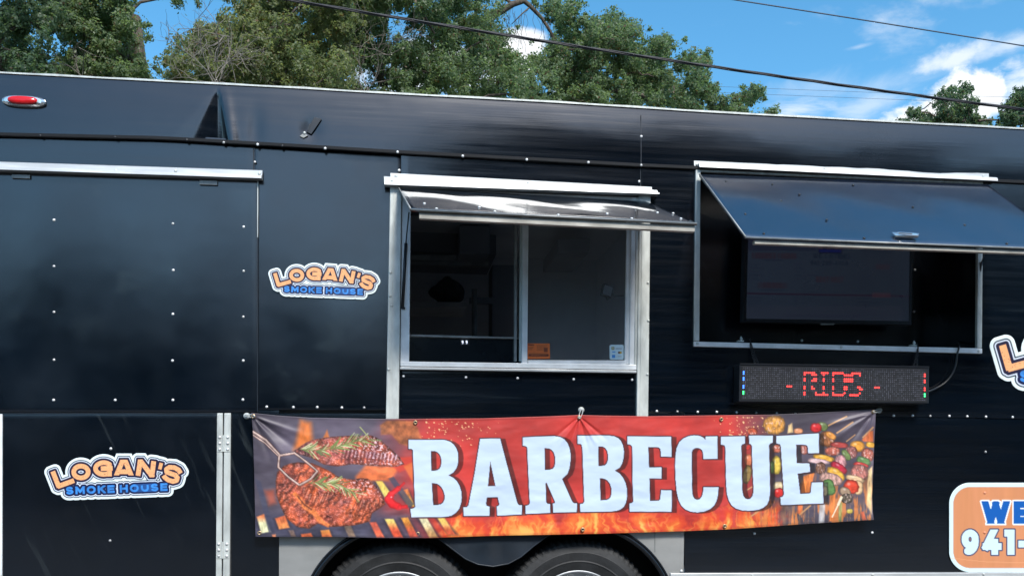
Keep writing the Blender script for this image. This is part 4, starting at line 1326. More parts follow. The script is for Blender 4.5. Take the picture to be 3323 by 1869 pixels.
def paint_banner(U, V, t):
    rnd = random.Random(5)
    img = np.empty(U.shape + (3,))
    n1 = fbm(U/110, V/80, 1); n2 = fbm(U/30, V/22, 2); n3 = fbm(U/9, V/8, 3)
    red = np.array((188, 56, 52))[None, None]*(0.80 + 0.40*n1[..., None]) + np.array((22, 6, 2))*(n2[..., None] - 0.5)
    img[:] = red
    # left and right photographs fade into the red
    aL_ = sstep(1420, 1180, U + 130*(n1 - 0.5) + 60*(t - 0.3)); aR_ = sstep(2380, 2530, U + 120*(n1 - 0.5))
    dk = np.array((92, 82, 98))[None, None]*(0.55 + 0.8*n1[..., None])
    over(img, dk, aL_); over(img, dk*0.92, aR_)
    # embers
    for i in range(160):
        if i < 90: u, v = rnd.gauss(1460, 60), rnd.uniform(1358, 1450)
        else: u, v = rnd.gauss(2420, 55), rnd.uniform(1352, 1420)
        r = rnd.choice((1.0, 1.3, 1.8, 2.6))
        m = (np.abs(U - u) < 8) & (np.abs(V - v) < 8)
        if m.any():
            a = sstep(r + 1, r - 1, np.hypot((U[m] - u), (V[m] - v)*1.1)); s_ = img[m]; over(s_, (250, 205, 150), a*0.85); img[m] = s_
    # flames along the foot
    wx = U + 34*(fbm(U/60, V/45, 11) - 0.5)*2
    fl = fbm(wx/22, V/75 + U/300, 12, 5)
    hgt = sstep(0.70, 1.0, t + 0.30*(fbm(U/55, V*0, 13) - 0.45))
    inten = hgt*(0.35 + 1.3*(fl - 0.30))*sstep(1330, 1500, U)*sstep(2620, 2440, U)
    over(img, (222, 74, 42), sstep(0.10, 0.42, inten)*0.85)
    over(img, (236, 116, 52), sstep(0.38, 0.70, inten)*0.85)
    over(img, (250, 190, 100), sstep(0.66, 0.95, inten)*0.8)
    tong = 1 - np.abs(fbm(wx/26, V/60, 21, 3) - 0.5)*14
    over(img, (250, 178, 84), np.clip(tong, 0, 1)*hgt*0.55*sstep(1330, 1500, U)*sstep(2600, 2400, U))
    # ---------------- left: steaks on the grill
    nLo = U < 1560

    def poly(pts, col, soft=2.0, op=1.0, sub=None):
        us = [p[0] for p in pts]; vs = [p[1] for p in pts]
        m = (U > min(us) - 14) & (U < max(us) + 14) & (V > min(vs) - 14) & (V < max(vs) + 14)
        d = d_poly(U[m], V[m], pts)
        c = col(U[m], V[m], d) if callable(col) else col
        s_ = img[m]; over(s_, c, sstep(soft, -soft, d)*op); img[m] = s_

    def stroke(pts, hw, col, op=1.0, soft=1.0):
        w = max(hw) if isinstance(hw, (list, tuple)) else hw
        us = [p[0] for p in pts]; vs = [p[1] for p in pts]
        m = (U > min(us) - w - 5) & (U < max(us) + w + 5) & (V > min(vs) - w - 5) & (V < max(vs) + w + 5)
        if not m.any(): return
        d = d_line(U[m], V[m], pts, hw)
        c = col(U[m], V[m], d) if callable(col) else col
        s_ = img[m]; over(s_, c, sstep(soft, -soft, d)*op); img[m] = s_
    over(img, np.array((64, 62, 82))[None, None]*(0.7 + 0.6*n2[..., None]), sstep(1640, 1690, V)*sstep(1440, 1300, U + (V - 1700)*-0.3)*0.85)
    # blurred fire and food behind
    blur_fire = lambda u, v, d: np.array((226, 118, 52))[None]*(0.75 + 0.5*fbm(u/14, v/30, 31)[:, None])
    poly(q2([(590, 190), (690, 215), (708, 370), (690, 420), (560, 470), (520, 480), (545, 400)]), blur_fire, 13, 0.9)
    poly(q2([(850, 285), (875, 370), (800, 385)]), blur_fire, 4, 0.85)
    poly(q2([(1370, 240), (1430, 195), (1560, 190), (1700, 200), (1740, 270), (1780, 380), (1700, 460), (1560, 420), (1480, 330), (1380, 330)]),
         lambda u, v, d: np.array((172, 100, 58))[None]*(0.55 + 0.9*fbm(u/13, v/13, 32)[:, None]), 5, 0.85)
    poly(q2([(1130, 740), (1230, 630), (1420, 640), (1560, 640), (1480, 780), (1300, 790), (1140, 800)]), lambda u, v, d: np.array((226, 112, 62))[None]*(0.7 + 0.6*fbm(u/20, v/16, 33)[:, None]), 8, 0.9)
    poly(q2([(240, 880), (330, 870), (350, 1000), (280, 1020)]), (196, 86, 58), 12, 0.7)
    poly(q2([(1480, 560), (1690, 545), (1690, 640), (1560, 700), (1500, 650)]), (206, 66, 52), 5, 0.9)
    poly(q2([(1600, 640), (1690, 600), (1690, 800)]), (222, 110, 60), 4, 0.9)
    # glowing slots of the grill
    hot = lambda c0, c1, v0, v1: (lambda u, v, d: np.array(c0)[None] + (np.array(c1) - np.array(c0))[None]*sstep(v0, v1, v)[:, None])
    slots = [([(160, 1135), (235, 1105), (300, 1280), (205, 1295)], (236, 130, 80), (244, 238, 190), 1670, 1700), ([(340, 1150), (440, 1120), (482, 1240), (380, 1257)], (214, 100, 62), (250, 150, 84), 1672, 1712),
             ([(595, 1305), (690, 1293), (712, 1330), (600, 1336)], (240, 112, 66), (238, 110, 62), 1700, 1740), ([(785, 1268), (870, 1258), (900, 1332), (800, 1332)], (226, 140, 70), (226, 110, 60), 1720, 1745),
             ([(1265, 1188), (1330, 1185), (1412, 1335), (1335, 1335)], (206, 88, 66), (228, 100, 66), 1700, 1740), ([(1415, 1155), (1500, 1155), (1592, 1335), (1502, 1335)], (250, 220, 120), (226, 84, 54), 1685, 1725),
             ([(1575, 1145), (1640, 1140), (1742, 1330), (1662, 1335)], (240, 156, 62), (196, 74, 52), 1685, 1730), ([(1750, 1150), (1830, 1150), (1935, 1335), (1852, 1340)], (236, 222, 178), (206, 150, 96), 1690, 1740),
             ([(1930, 1145), (2000, 1145), (2105, 1310), (2030, 1310)], (248, 206, 104), (216, 92, 60), 1690, 1725), ([(1325, 785), (1390, 785), (1485, 920), (1420, 955)], (244, 200, 92), (250, 224, 120), 1560, 1610),
             ([(1555, 880), (1640, 860), (1708, 1035), (1640, 1030)], (226, 120, 66), (250, 190, 70), 1590, 1640), ([(470, 1265), (520, 1265), (545, 1330), (500, 1330)], (126, 106, 104), (140, 110, 100), 1700, 1740),
             ([(1010, 1215), (1080, 1215), (1130, 1330), (1060, 1330)], (110, 92, 84), (140, 110, 90), 1700, 1740), ([(310, 1310), (345, 1305), (350, 1335), (315, 1335)], (220, 130, 90), (220, 130, 90), 1700, 1740)]
    for pts, c0, c1, v0, v1 in slots:
        poly(q2([((x - sum(p[0] for p in pts)/len(pts))*1.35 + sum(p[0] for p in pts)/len(pts), y) for (x, y) in pts]), (46, 42, 58), 7, 0.75)
        poly(q2(pts), lambda u, v, d, c0=c0, c1=c1, v0=v0, v1=v1: hot(c0, c1, v0, v1)(u, v, d)*(0.72 + 0.5*fbm(u/7, v/12, 34)[:, None]), 3.4, 0.95)
    for pts in ([(140, 760), (200, 790), (330, 1270), (280, 1290)], [(1450, 760), (1500, 740), (1700, 1010), (1660, 1060)]):
        poly(q2(pts), (66, 66, 88), 3, 0.8)

    def meat(base, dirx, diry, glint):
        def f(u, v, d):
            a = fbm(u/20, v/15, 41); bb = fbm(u/5.0, v/4.2, 42); cc = fbm(u/2.6, v/2.3, 45, 2)
            ph = (u*dirx + v*diry) + 26*(fbm(u/24, v/20, 43) - 0.5) + 9*(fbm(u/7, v/7, 46) - 0.5)
            st = 0.5 + 0.5*np.sin(ph/3.1)
            sel = sstep(0.35, 0.6, fbm(u/34, v/26, 47))
            c = np.array(base)[None]*(0.34 + 0.74*a[:, None] + 0.64*bb[:, None])
            c = c + np.array((70, 26, -6))[None]*np.clip(fbm(u/22, v/30, 44)[:, None] - 0.42, -0.25, 0.4)*1.8
            c = c*(1 - 0.42*((1 - st)*sel)[:, None])
            c = c*(0.80 + 0.40*cc[:, None])
            gl = sstep(0.50, 0.66, bb)*sstep(0.36, 0.70, cc + 0.25*st)*glint(u, v)
            c = c + (np.array((240, 208, 220))[None] - c)*gl[:, None]*0.9
            ed = sstep(-9, 0, d)
            return np.clip(c*(1 - 0.40*ed[:, None]), 0, 255)
        return f
    steak1 = [(640, 410), (700, 385), (760, 370), (900, 350), (1100, 340), (1280, 338), (1340, 362), (1390, 400), (1450, 450), (1560, 550), (1605, 620), (1530, 645), (1400, 640), (1250, 632), (1100, 620), (950, 642), (820, 625), (700, 560), (560, 520), (518, 490), (560, 470)]
    poly(q2(steak1), meat((168, 84, 72), 0.95, 0.15, lambda u, v: 0.35 + 0.65*sstep(1080, 1240, u)), 1.6)
    steak2 = [(360, 700), (420, 640), (490, 612), (560, 600), (700, 608), (800, 650), (880, 690), (950, 738), (1040, 762), (1100, 770), (1180, 755), (1250, 762), (1340, 840), (1400, 930), (1422, 1010), (1370, 1050), (1290, 1100), (1270, 1180), (1180, 1205), (1100, 1220), (950, 1230), (850, 1236), (760, 1200), (680, 1252), (610, 1245), (550, 1230), (450, 1150), (400, 1050), (350, 920), (345, 790)]
    poly(q2(steak2), meat((178, 84, 62), 0.80, 0.55, lambda u, v: 0.25 + 0.6*sstep(1000, 1150, u)*sstep(1640, 1560, v)), 1.6)
    stroke(q2([(520, 900), (580, 960), (630, 1030), (720, 1090), (780, 1170), (870, 1225)]), [5, 7, 9, 9, 8, 4], lambda u, v, d: np.array((238, 132, 72))[None]*(0.75 + 0.5*fbm(u/7, v/7, 51)[:, None]), 0.85, 3)
    stroke(q2([(560, 930), (620, 1010), (700, 1065)]), 2, (70, 30, 28), 0.7, 2)
    stroke(q2([(400, 700), (520, 740), (640, 700), (690, 640)]), 3, (74, 44, 44), 0.6, 4)
    rr_ = random.Random(77)
    for i in range(24):
        x0 = 570 + i*33 + rr_.uniform(-8, 8); y0 = 900 + 80*math.sin(i*0.4) + (i*5 if i < 14 else 70); l_ = rr_.uniform(.5, 1.1)
        stroke(q2([(x0 + 60*l_, y0 - 75*l_), (x0 + 26, y0 + 8), (x0 - 6, y0 + 85*l_)]), [0.6, 2.2, 0.6], (84, 36, 34), 0.55, 2.2)
        stroke(q2([(x0 + 74*l_, y0 - 70*l_), (x0 + 42, y0 + 6)]), [0.5, 1.8], (238, 176, 160), 0.45, 2.0)
    for i in range(15):
        x0 = 1010 + i*36
        stroke(q2([(x0, 470 + i*4), (x0 - 14, 540 + i*3), (x0 - 22, 610)]), 2.6, (96, 40, 46), 0.6, 2.0)
        stroke(q2([(x0 + 17, 470 + i*4), (x0 + 4, 540 + i*3)]), 2.2, (238, 205, 226), 0.75*(0.3 + 0.05*i), 2.0)

    def sprig(stem, n, ln, seed):
        r = random.Random(seed)
        for i in range(n):
            f = r.random()*(len(stem) - 1); j = int(f); f -= j
            x = stem[j][0]*(1 - f) + stem[j + 1][0]*f; y = stem[j][1]*(1 - f) + stem[j + 1][1]*f
            th = math.atan2(stem[j + 1][1] - stem[j][1], stem[j + 1][0] - stem[j][0]) + r.choice((-1, 1))*r.uniform(0.25, 0.8)
            l = ln*r.uniform(0.5, 1.1)
            stroke(q2([(x, y), (x + l*math.cos(th), y + l*math.sin(th))]), r.uniform(1.0, 1.9), r.choice([(112, 132, 74), (150, 164, 100), (206, 206, 160), (88, 108, 66)]), 0.92, 1.0)
        stroke(q2(stem), 1.4, (120, 120, 70), 0.8, 1.0)
    sprig([(580, 472), (760, 490), (900, 470), (1050, 412), (1290, 375)], 70, 120, 3)
    stroke(q2([(1170, 255), (1260, 360)]), [1, 2.5], (156, 160, 106), 1, 1)
    sprig([(650, 802), (800, 800), (960, 815), (1130, 905)], 55, 130, 4)

    def tongs(pts, w=3.6):
        stroke(q2(pts), w + 1.0, (70, 46, 48), 0.85, 1.6)
        stroke(q2(pts), w*0.8, lambda u, v, d: np.array((168, 134, 126))[None]*(0.6 + 0.8*fbm(u/14, v/14, 91)[:, None]), 1, 1)
        stroke(q2([(x - 2, y - 5) for (x, y) in pts]), w*0.22, (240, 220, 212), 0.8, 0.8)
    tongs([(118, 300), (250, 385), (382, 530)], 5.0)
    tongs([(118, 332), (240, 412), (372, 540)], 2.5)
    tongs([(382, 530), (372, 650), (470, 745), (580, 826)], 3.6)
    tongs([(390, 535), (530, 512), (650, 600), (755, 690), (690, 765), (580, 826)], 3.4)
    stroke(q2([(1612, 798), (1560, 848), (1480, 912), (1450, 960), (1490, 1010), (1560, 1040), (1640, 1035)]), [2.5, 6, 11, 13, 14, 10, 3], lambda u, v, d: np.array((206, 34, 40))[None]*(0.85 + 0.3*sstep(0, -9, d)[:, None]), 1, 1.2)
    stroke(q2([(1476, 938), (1482, 946)]), 2.5, (250, 190, 200), 0.9, 1.5)
    # ---------------- right: skewers
    ns = np.clip(1 - np.abs(fbm(U/9, V/120, 61, 3) - 0.5)*9, 0, 1)
    low_ = sstep(1590, 1660, V)*aR_
    over(img, np.array((150, 112, 88))[None, None]*(0.5 + 1.0*fbm(U/9, V/60, 62)[..., None]), low_*ns*0.7)
    over(img, (232, 132, 66), sstep(0.56, 0.66, fbm(U/12, V/70, 63))*sstep(1500, 1620, V)*aR_*0.75)
    for (a_, b_, c_) in (((1960, 150), (1770, 245), 2.4), ((2020, 205), (1855, 318), 2.4), ((2040, 330), (1950, 400), 1.6), ((2218, 255), (2110, 362), 2.6), ((1605, 1020), (1492, 1116), 2.4), ((1115, 1062), (1020, 1128), 2.4), ((1030, 840), (975, 875), 2.0)):
        stroke(q4([a_, b_]), c_, (196, 146, 104), 0.95, 1)
    for pts, c_ in (([(1690, 1008), (1745, 1005), (1735, 1190), (1680, 1200)], (178, 174, 180)), ([(1790, 880), (1842, 870), (1830, 1180), (1785, 1180)], (216, 120, 62)), ([(1880, 1000), (1912, 990), (1905, 1180), (1875, 1180)], (150, 150, 90)),
                    ([(2165, 680), (2205, 640), (2200, 1110), (2150, 1020)], (238, 200, 150)), ([(2105, 380), (2180, 300), (2215, 290), (2215, 400), (2120, 400)], (222, 110, 58)), ([(1385, 240), (1420, 215), (1430, 310), (1375, 318)], (236, 196, 140)),
                    ([(1475, 1020), (1520, 1018), (1500, 1110), (1470, 1100)], (206, 104, 62)), ([(2090, 1090), (2120, 1080), (2150, 1165), (2110, 1170)], (206, 96, 66)), ([(1530, 740), (1640, 700), (1600, 900), (1510, 905)], (236, 128, 62))):
        poly(q4(pts), lambda u, v, d, c_=c_: np.array(c_)[None]*(0.65 + 0.7*fbm(u/6, v/25, 64)[:, None]), 3, 0.9)

    def chunk(cx, cy, rx, ry, ang, col, kind='veg'):
        x, y = cx/3.01875 + 2100, cy/3.01875 + 1300; rx /= 3.01875; ry /= 3.01875
        m = (np.abs(U - x) < max(rx, ry)*1.5 + 4) & (np.abs(V - y) < max(rx, ry)*1.5 + 4)
        if not m.any(): return
        u, v = U[m] - x, V[m] - y
        ca, sa = math.cos(math.radians(ang)), math.sin(math.radians(ang))
        a, b_ = (u*ca + v*sa)/rx, (-u*sa + v*ca)/ry
        r = (np.abs(a)**2.4 + np.abs(b_)**2.4)**(1/2.4) + 0.22*(fbm(U[m]/8, V[m]/8, int(cx) % 97) - 0.5)
        c = np.array(col)[None]*np.ones((len(u), 1))
        if kind == 'meat':
            c = c*(0.55 + 0.9*fbm(U[m]/5, V[m]/9, 71)[:, None]); gl = sstep(0.60, 0.74, fbm(U[m]/4, V[m]/8, 72))
            c = c + (np.array((236, 200, 196))[None] - c)*gl[:, None]*0.7
        else:
            c = c*(0.8 + 0.4*fbm(U[m]/9, V[m]/7, 73)[:, None])
            gl = sstep(0.35, 0.05, np.hypot(a + 0.3, b_ + 0.4)); c = c + (255 - c)*gl[:, None]*0.35
        c = c*(1 - 0.45*sstep(0.65, 1.05, r)[:, None])
        s_ = img[m]; over(s_, np.clip(c, 0, 255), sstep(1.07, 0.95, r)); img[m] = s_
    CH = [(1245, 238, 105, 92, 0, (206, 142, 70), 'meat'), (1030, 300, 50, 35, 0, (180, 80, 56), 'meat'), (1480, 295, 45, 28, 0, (226, 150, 110), 'veg'), (1720, 250, 55, 42, 20, (112, 124, 78), 'veg'), (1655, 262, 55, 45, 0, (200, 44, 48), 'veg'),
          (1760, 375, 75, 75, 0, (150, 92, 56), 'meat'), (1800, 340, 60, 30, 30, (214, 140, 66), 'veg'), (1880, 432, 90, 28, 5, (176, 70, 66), 'veg'), (1815, 492, 75, 45, 0, (176, 92, 76), 'meat'), (2060, 445, 70, 55, 0, (226, 152, 62), 'veg'), (2190, 430, 50, 28, 10, (232, 166, 66), 'veg'),
          (2000, 505, 62, 60, 0, (156, 96, 92), 'meat'), (2160, 530, 62, 66, 0, (168, 92, 78), 'meat'), (1950, 530, 32, 62, -35, (112, 128, 78), 'veg'), (1540, 470, 45, 55, 0, (176, 106, 96), 'meat'),
          (1730, 560, 105, 32, 10, (228, 168, 66), 'veg'), (1680, 592, 105, 26, 8, (226, 186, 190), 'veg'), (1895, 600, 56, 72, 0, (198, 140, 146), 'meat'), (1880, 655, 92, 40, 32, (184, 40, 62), 'veg'), (2120, 590, 72, 40, 20, (102, 136, 82), 'veg'), (2095, 628, 74, 26, 12, (198, 58, 54), 'veg'),
          (1700, 660, 50, 60, 0, (120, 82, 66), 'meat'), (2080, 705, 84, 82, 0, (182, 112, 104), 'meat'), (1850, 718, 98, 52, 35, (232, 170, 66), 'veg'), (1800, 765, 115, 58, 15, (204, 156, 146), 'meat'), (1780, 845, 58, 82, -20, (96, 134, 76), 'veg'), (1745, 880, 20, 50, 0, (220, 200, 160), 'veg'),
          (2035, 762, 92, 30, 14, (232, 190, 150), 'veg'), (2070, 850, 44, 72, 0, (224, 182, 140), 'veg'), (1998, 842, 76, 70, 0, (214, 68, 46), 'veg'), (1940, 890, 58, 42, 30, (170, 140, 118), 'veg'), (1955, 955, 54, 48, 0, (92, 80, 70), 'meat'),
          (995, 580, 42, 60, 0, (220, 122, 86), 'veg'), (1265, 630, 45, 90, 0, (222, 186, 80), 'veg'), (1225, 650, 25, 60, 0, (112, 142, 66), 'veg'), (1285, 835, 48, 45, 0, (228, 200, 160), 'veg'), (1290, 900, 50, 48, 0, (204, 46, 44), 'veg'), (985, 450, 30, 30, 0, (190, 50, 44), 'veg'),
          (1270, 470, 50, 40, 0, (178, 96, 76), 'meat'), (980, 720, 40, 90, 10, (150, 120, 70), 'veg'), (1985, 1080, 30, 24, 0, (196, 170, 80), 'veg')]
    for c_ in CH: chunk(*c_)
    stroke(q4([(1908, 935), (1870, 1020), (1812, 1140)]), [5, 3, 0.8], (232, 216, 190), 1, 1)
    # ---------------- lettering
    dl = np.full(U.shape, 1e9); dsw = np.full(U.shape, 1e9)
    for outer, holes in LETTERS:
        us = [p[0] for p in outer]
        m = (U > min(us) - 40) & (U < max(us) + 40)
        d = d_poly(U[m], V[m], outer); d2_ = d_poly(U[m] - 15.5, V[m] - 2, outer)
        for h in holes:
            d = np.maximum(d, -d_poly(U[m], V[m], h)); d2_ = np.maximum(d2_, -d_poly(U[m] - 15.5, V[m] - 2, h))
        dl[m] = np.minimum(dl[m], d); dsw[m] = np.minimum(dsw[m], d2_)
    img *= (1 - 0.46*sstep(3.2, 0.4, dsw))[..., None]
    over(img, (62, 36, 44), sstep(4.2, 2.6, dl)*0.93)
    wcol = np.array((196, 211, 236))[None, None]*(0.985 + 0.03*n1[..., None])
    over(img, wcol, sstep(0.7, -0.7, dl))
    # hem
    img *= (1 - 0.12*sstep(0.022, 0.016, np.minimum(t, 1 - t)))[..., None]
    return np.clip(img, 0, 255)


def build_banner():
    nu, nv = 1010, 206
    s, t = np.meshgrid(np.linspace(0, 1, nu), np.linspace(0, 1, nv))
    L_, R_ = lef_b(t), rig_b(t)
    U = L_ + (R_ - L_)*s
    V = top_b(U)*(1 - t) + bot_b(U)*t
    img = paint_banner(U, V, t)
    y = np.full(U.shape, -0.044)
    y -= 0.008*np.sin(s*7.0 + 0.6)*t + 0.003*np.sin(s*23 + t*3)*t
    y -= 0.010*(fbm(U/150, V/60, 81) - 0.5)*t + 0.004*(fbm(U/70 + V/55, V/40 - U/160, 82, 2) - 0.5)

    def fold(u0, v0, ang, ln, wd_, amp):
        """a crease running out from a tie point"""
        ca, sa = math.cos(math.radians(ang)), math.sin(math.radians(ang))
        a = (U - u0)*ca + (V - v0)*sa; b_ = -(U - u0)*sa + (V - v0)*ca
        w = wd_*(0.25 + 0.75*np.clip(a/ln, 0, 1))
        return 0.6*amp*np.exp(-(b_/w)**2)*sstep(0, 20, a)*sstep(ln, ln*0.35, a)
    y += fold(822, 1352, 36, 230, 18, 0.013) - fold(822, 1352, 52, 260, 20, 0.010) + fold(822, 1352, 68, 200, 14, 0.008) - fold(822, 1352, 20, 260, 16, 0.008)
    for an, am in ((40, 0.011), (58, -0.010), (75, .010), (92, -.009), (108, 0.011), (124, -0.010), (140, 0.010)): y += fold(1880, 1352, an, 140, 9, am*0.8)
    y += fold(2832, 1340, 128, 150, 12, 0.013) - fold(2832, 1340, 146, 190, 14, 0.012) + fold(2832, 1340, 108, 170, 12, 0.010) - fold(2832, 1340, 165, 240, 14, 0.010)
    y -= 0.012*sstep(2790, 2836, U)*np.sin(t*14)*0.5
    pts = PA(U.reshape(-1), V.reshape(-1), y.reshape(-1))
    bn = grid_obj('banner', pts, nu, nv, img, m_banner)
    sm = bn.modifiers.new('solid', 'SOLIDIFY'); sm.thickness = 0.0012; sm.offset = -1
    tag(bn, 'wide printed vinyl banner reading BARBECUE hung under the windows', 'banner')
    for (u, v) in ((822, 1350), (1348, 1370), (1880, 1354), (2341, 1360), (2834, 1336), (842, 1728), (1356, 1731), (1891, 1717), (2352, 1706), (2818, 1673)):
        p = P(u, v, -0.047)
        b = MB(); b.lathe_y(p, [(0.0045, 0.004), (0.0045, -0.0015), (0.007, -0.004), (0.010, -0.002), (0.0102, 0.004)], 16)
        gr = b.make('grommet', m_brass, bn, smooth=True)
        b = MB(); b.lathe_y(p, [(0.0046, -0.001), (0.0002, -0.001)], 12); b.make('eyelet_hole', m_gap, gr)
    return bn


banner = build_banner()
# hooks that carry the banner
for (hu, hv, gu, gv, lb) in ((801, 1349, 824, 1350, 'suction hook with clip at the banner\'s upper left corner'), (1886, 1330, 1880, 1354, 'suction hook with clip at the middle of the banner\'s top edge'),
                             (2852, 1331, 2834, 1336, 'suction hook with clip at the banner\'s upper right corner')):
    p = P(hu, hv, 0.0)
    hk = thing('banner_hook', lb, 'hook', tuple(p), 'hooks carrying the banner')
    b = MB(); b.lathe_y(p, [(0.0155, 0.0), (0.0155, -0.003), (0.011, -0.007), (0.006, -0.009), (0.006, -0.020), (0.0003, -0.021)], 24)
    b.make('disc', m_galv, hk, smooth=True)
    q = P(gu, gv, -0.046)
    a0 = p + np.array([0, -0.018, 0]); dv = q - a0; L_ = np.linalg.norm(dv); dv = dv/L_; sd_ = np.cross(dv, [0, 1, 0]); sd_ /= np.linalg.norm(sd_)
    b = MB(); pts = []
    for i in range(25):
        th = 2*PI*i/24
        pts.append(a0 + dv*(L_/2 + (L_/2 + 0.006)*math.cos(th)) + sd_*0.0065*math.sin(th) + np.array([0, -0.006, 0]))
    b.tube(pts, 0.0021, 6, caps=False); b.make('clip', m_alu, hk, smooth=True)

# ------------------------------------------------------------------ television with the menu
tvb = P(2685, 1050, 0.13)
TV = thing('television', 'large flat television showing a dim menu inside the right opening', 'television', tuple(tvb))
fq = [(2418, 700), (2410, 1044), (2958, 1054), (2965, 700)]
b = MB(); b.slab(fq, 0.130, 0.175); b.make('casing', m_plastic, TV, bevel=0.004)
b = MB(); p0, p1 = P(2500, 760, 0.175), P(2900, 1000, 0.175); b.box((p0[0], 0.175, p1[2]), (p1[0], RC - 0.004, p0[2])); b.make('mount', m_gap, TV)
slab('bezel', [(2411, 1034), (2410, 1044), (2958, 1054), (2958, 1042)], 0.124, 0.131, m_plastic, TV, bevel=0.001)
slab('bezel', [(2418, 700), (2411, 1034), (2422, 1034), (2429, 700)], 0.124, 0.131, m_plastic, TV, bevel=0.001)
slab('bezel', [(2955, 700), (2951, 1042), (2958, 1042), (2963, 700)], 0.124, 0.131, m_plastic, TV, bevel=0.001)
slab('sensor', rect(2664, 1049, 2708, 1054), 0.118, 0.131, m_dull, TV, bevel=0.001)


def menu_img(U, V):
    img = np.empty(U.shape + (3,))
    u0 = (U - 2428)/(2952 - 2428)
    gcol = np.array((34, 43, 57))[None, None]*(0.92 + 0.16*sstep(0, 1, 1 - u0)[..., None])
    img[:] = gcol
    over(img, (30, 36, 54), sstep(816, 812, V)*sstep(2655, 2645, U))
    c = lambda x, y: (x/3.813 + 2400, y/3.813 + 700)
    rx = lambda t_, x0, x1, yb, h, hw, col, op: over(img, col, op*sstep(0.6, -0.6, d_text(U, V, t_, *c(x0, yb), *c(x1, yb + (x1 - x0)*0.016), h/3.813, hw/3.813)))
    blk = lambda x0, y0, x1, y1, col, op: over(img, col, op*sstep(0.8, -0.8, np.maximum(np.abs(U - (c(x0, 0)[0] + c(x1, 0)[0])/2) - (x1 - x0)/7.626, np.abs(V - (c(0, y0)[1] + c(0, y1)[1])/2 - (U - 2680)*0.012) - (y1 - y0)/7.626)))
    rx('SANDWICH COMBOS', 150, 705, 530, 75, 10, (42, 34, 46), 0.9)
    rx('DINNER', 290, 525, 896, 72, 10, (42, 34, 46), 0.9)
    rx('MEAT ONLY', 945, 1285, 822, 72, 10, (42, 34, 46), 0.9)
    rx('SIDES', 1685, 1860, 665, 66, 10, (42, 34, 46), 0.9)
    rx('WE CATER!', 910, 1330, 528, 62, 6, (20, 30, 46), 0.9)
    rx('941-285-4369', 880, 1340, 612, 58, 6, (20, 30, 46), 0.9)
    # small logo at the top and illegible rows of small type
    ld = np.minimum(d_seg(U, V, c(985, 395), c(1265, 402), 9), d_seg(U, V, c(985, 432), c(1255, 437), 6))
    over(img, (16, 18, 36), 0.9*sstep(3, 2, ld)); over(img, (12, 22, 76), 0.9*sstep(0.6, -0.6, d_seg(U, V, c(985, 434), c(1255, 438), 5)))
    over(img, (62, 44, 52), 0.8*sstep(0.6, -0.6, d_seg(U, V, c(975, 392), c(1275, 400), 5.5))*(vnoise(U/4, V/30) > 0.35))
    blk(290, 548, 550, 570, (26, 34, 52), 0.5); blk(270, 915, 545, 938, (26, 34, 52), 0.5); blk(540, 1222, 1500, 1250, (26, 30, 50), 0.55)
    r = random.Random(8)
    for (x0, x1, ys) in ((110, 300, range(600, 800, 45)), (680, 770, range(600, 800, 45)), (105, 320, range(1010, 1190, 38)), (670, 760, range(1010, 1190, 38)), (1455, 1680, range(715, 930, 38)), (1880, 1940, range(680, 930, 38)), (2010, 2080, range(680, 930, 38)),
                         (1440, 1780, range(1025, 1240, 40)), (2000, 2050, range(1025, 1240, 40)), (830, 930, (945, 1020, 1045, 1145)), (1150, 1230, (860, 945, 1020, 1105, 1145)), (1270, 1350, (860, 945, 1020, 1105, 1145)), (1520, 2030, (415, 440, 465)), (1740, 1820, (520, 550))):
        for y in ys:
            w = r.uniform(0.55, 1.0)
            m_ = 0.42*sstep(0.9, -0.4, d_seg(U, V, c(x0, y), c(x0 + (x1 - x0)*w, y + 4), 1.9))*(0.45 + 0.8*vnoise(U/1.7, V*0 + y))
            over(img, (24, 30, 48), np.clip(m_, 0, 1))
    over(img, (34, 22, 40), 0.9*sstep(1.6, 0.6, d_seg(U, V, c(90, 962), c(2100, 998), 1.5)))
    bx = np.abs(d_poly(U, V, [c(815, 735), c(1405, 742), c(1390, 1185), c(790, 1180)]))
    over(img, (26, 32, 50), 0.7*sstep(1.2, 0.5, bx))
    blk(1640, 945, 1870, 1005, (62, 40, 50), 0.6)
    over(img, (48, 50, 64), 0.35*sstep(985, 1000, V)*(U < 2930))
    return img


us, vs2 = np.linspace(0, 1, 420), np.linspace(0, 1, 240)
s, t = np.meshgrid(us, vs2)
U = (2429*(1 - t) + 2422*t)*(1 - s) + (2955*(1 - t) + 2951*t)*s
V = (720 + 14*s)*(1 - t) + (1034 + 8*s)*t
MENU_GAIN = 1.0
grid_obj('screen', PA(U.reshape(-1), V.reshape(-1), 0.128), 420, 240, menu_img(U, V), emit_attr_mat('menu_screen_glow', 0.30, 0.3), TV, smooth=False,
         alb_fn=lambda c: lin(c))

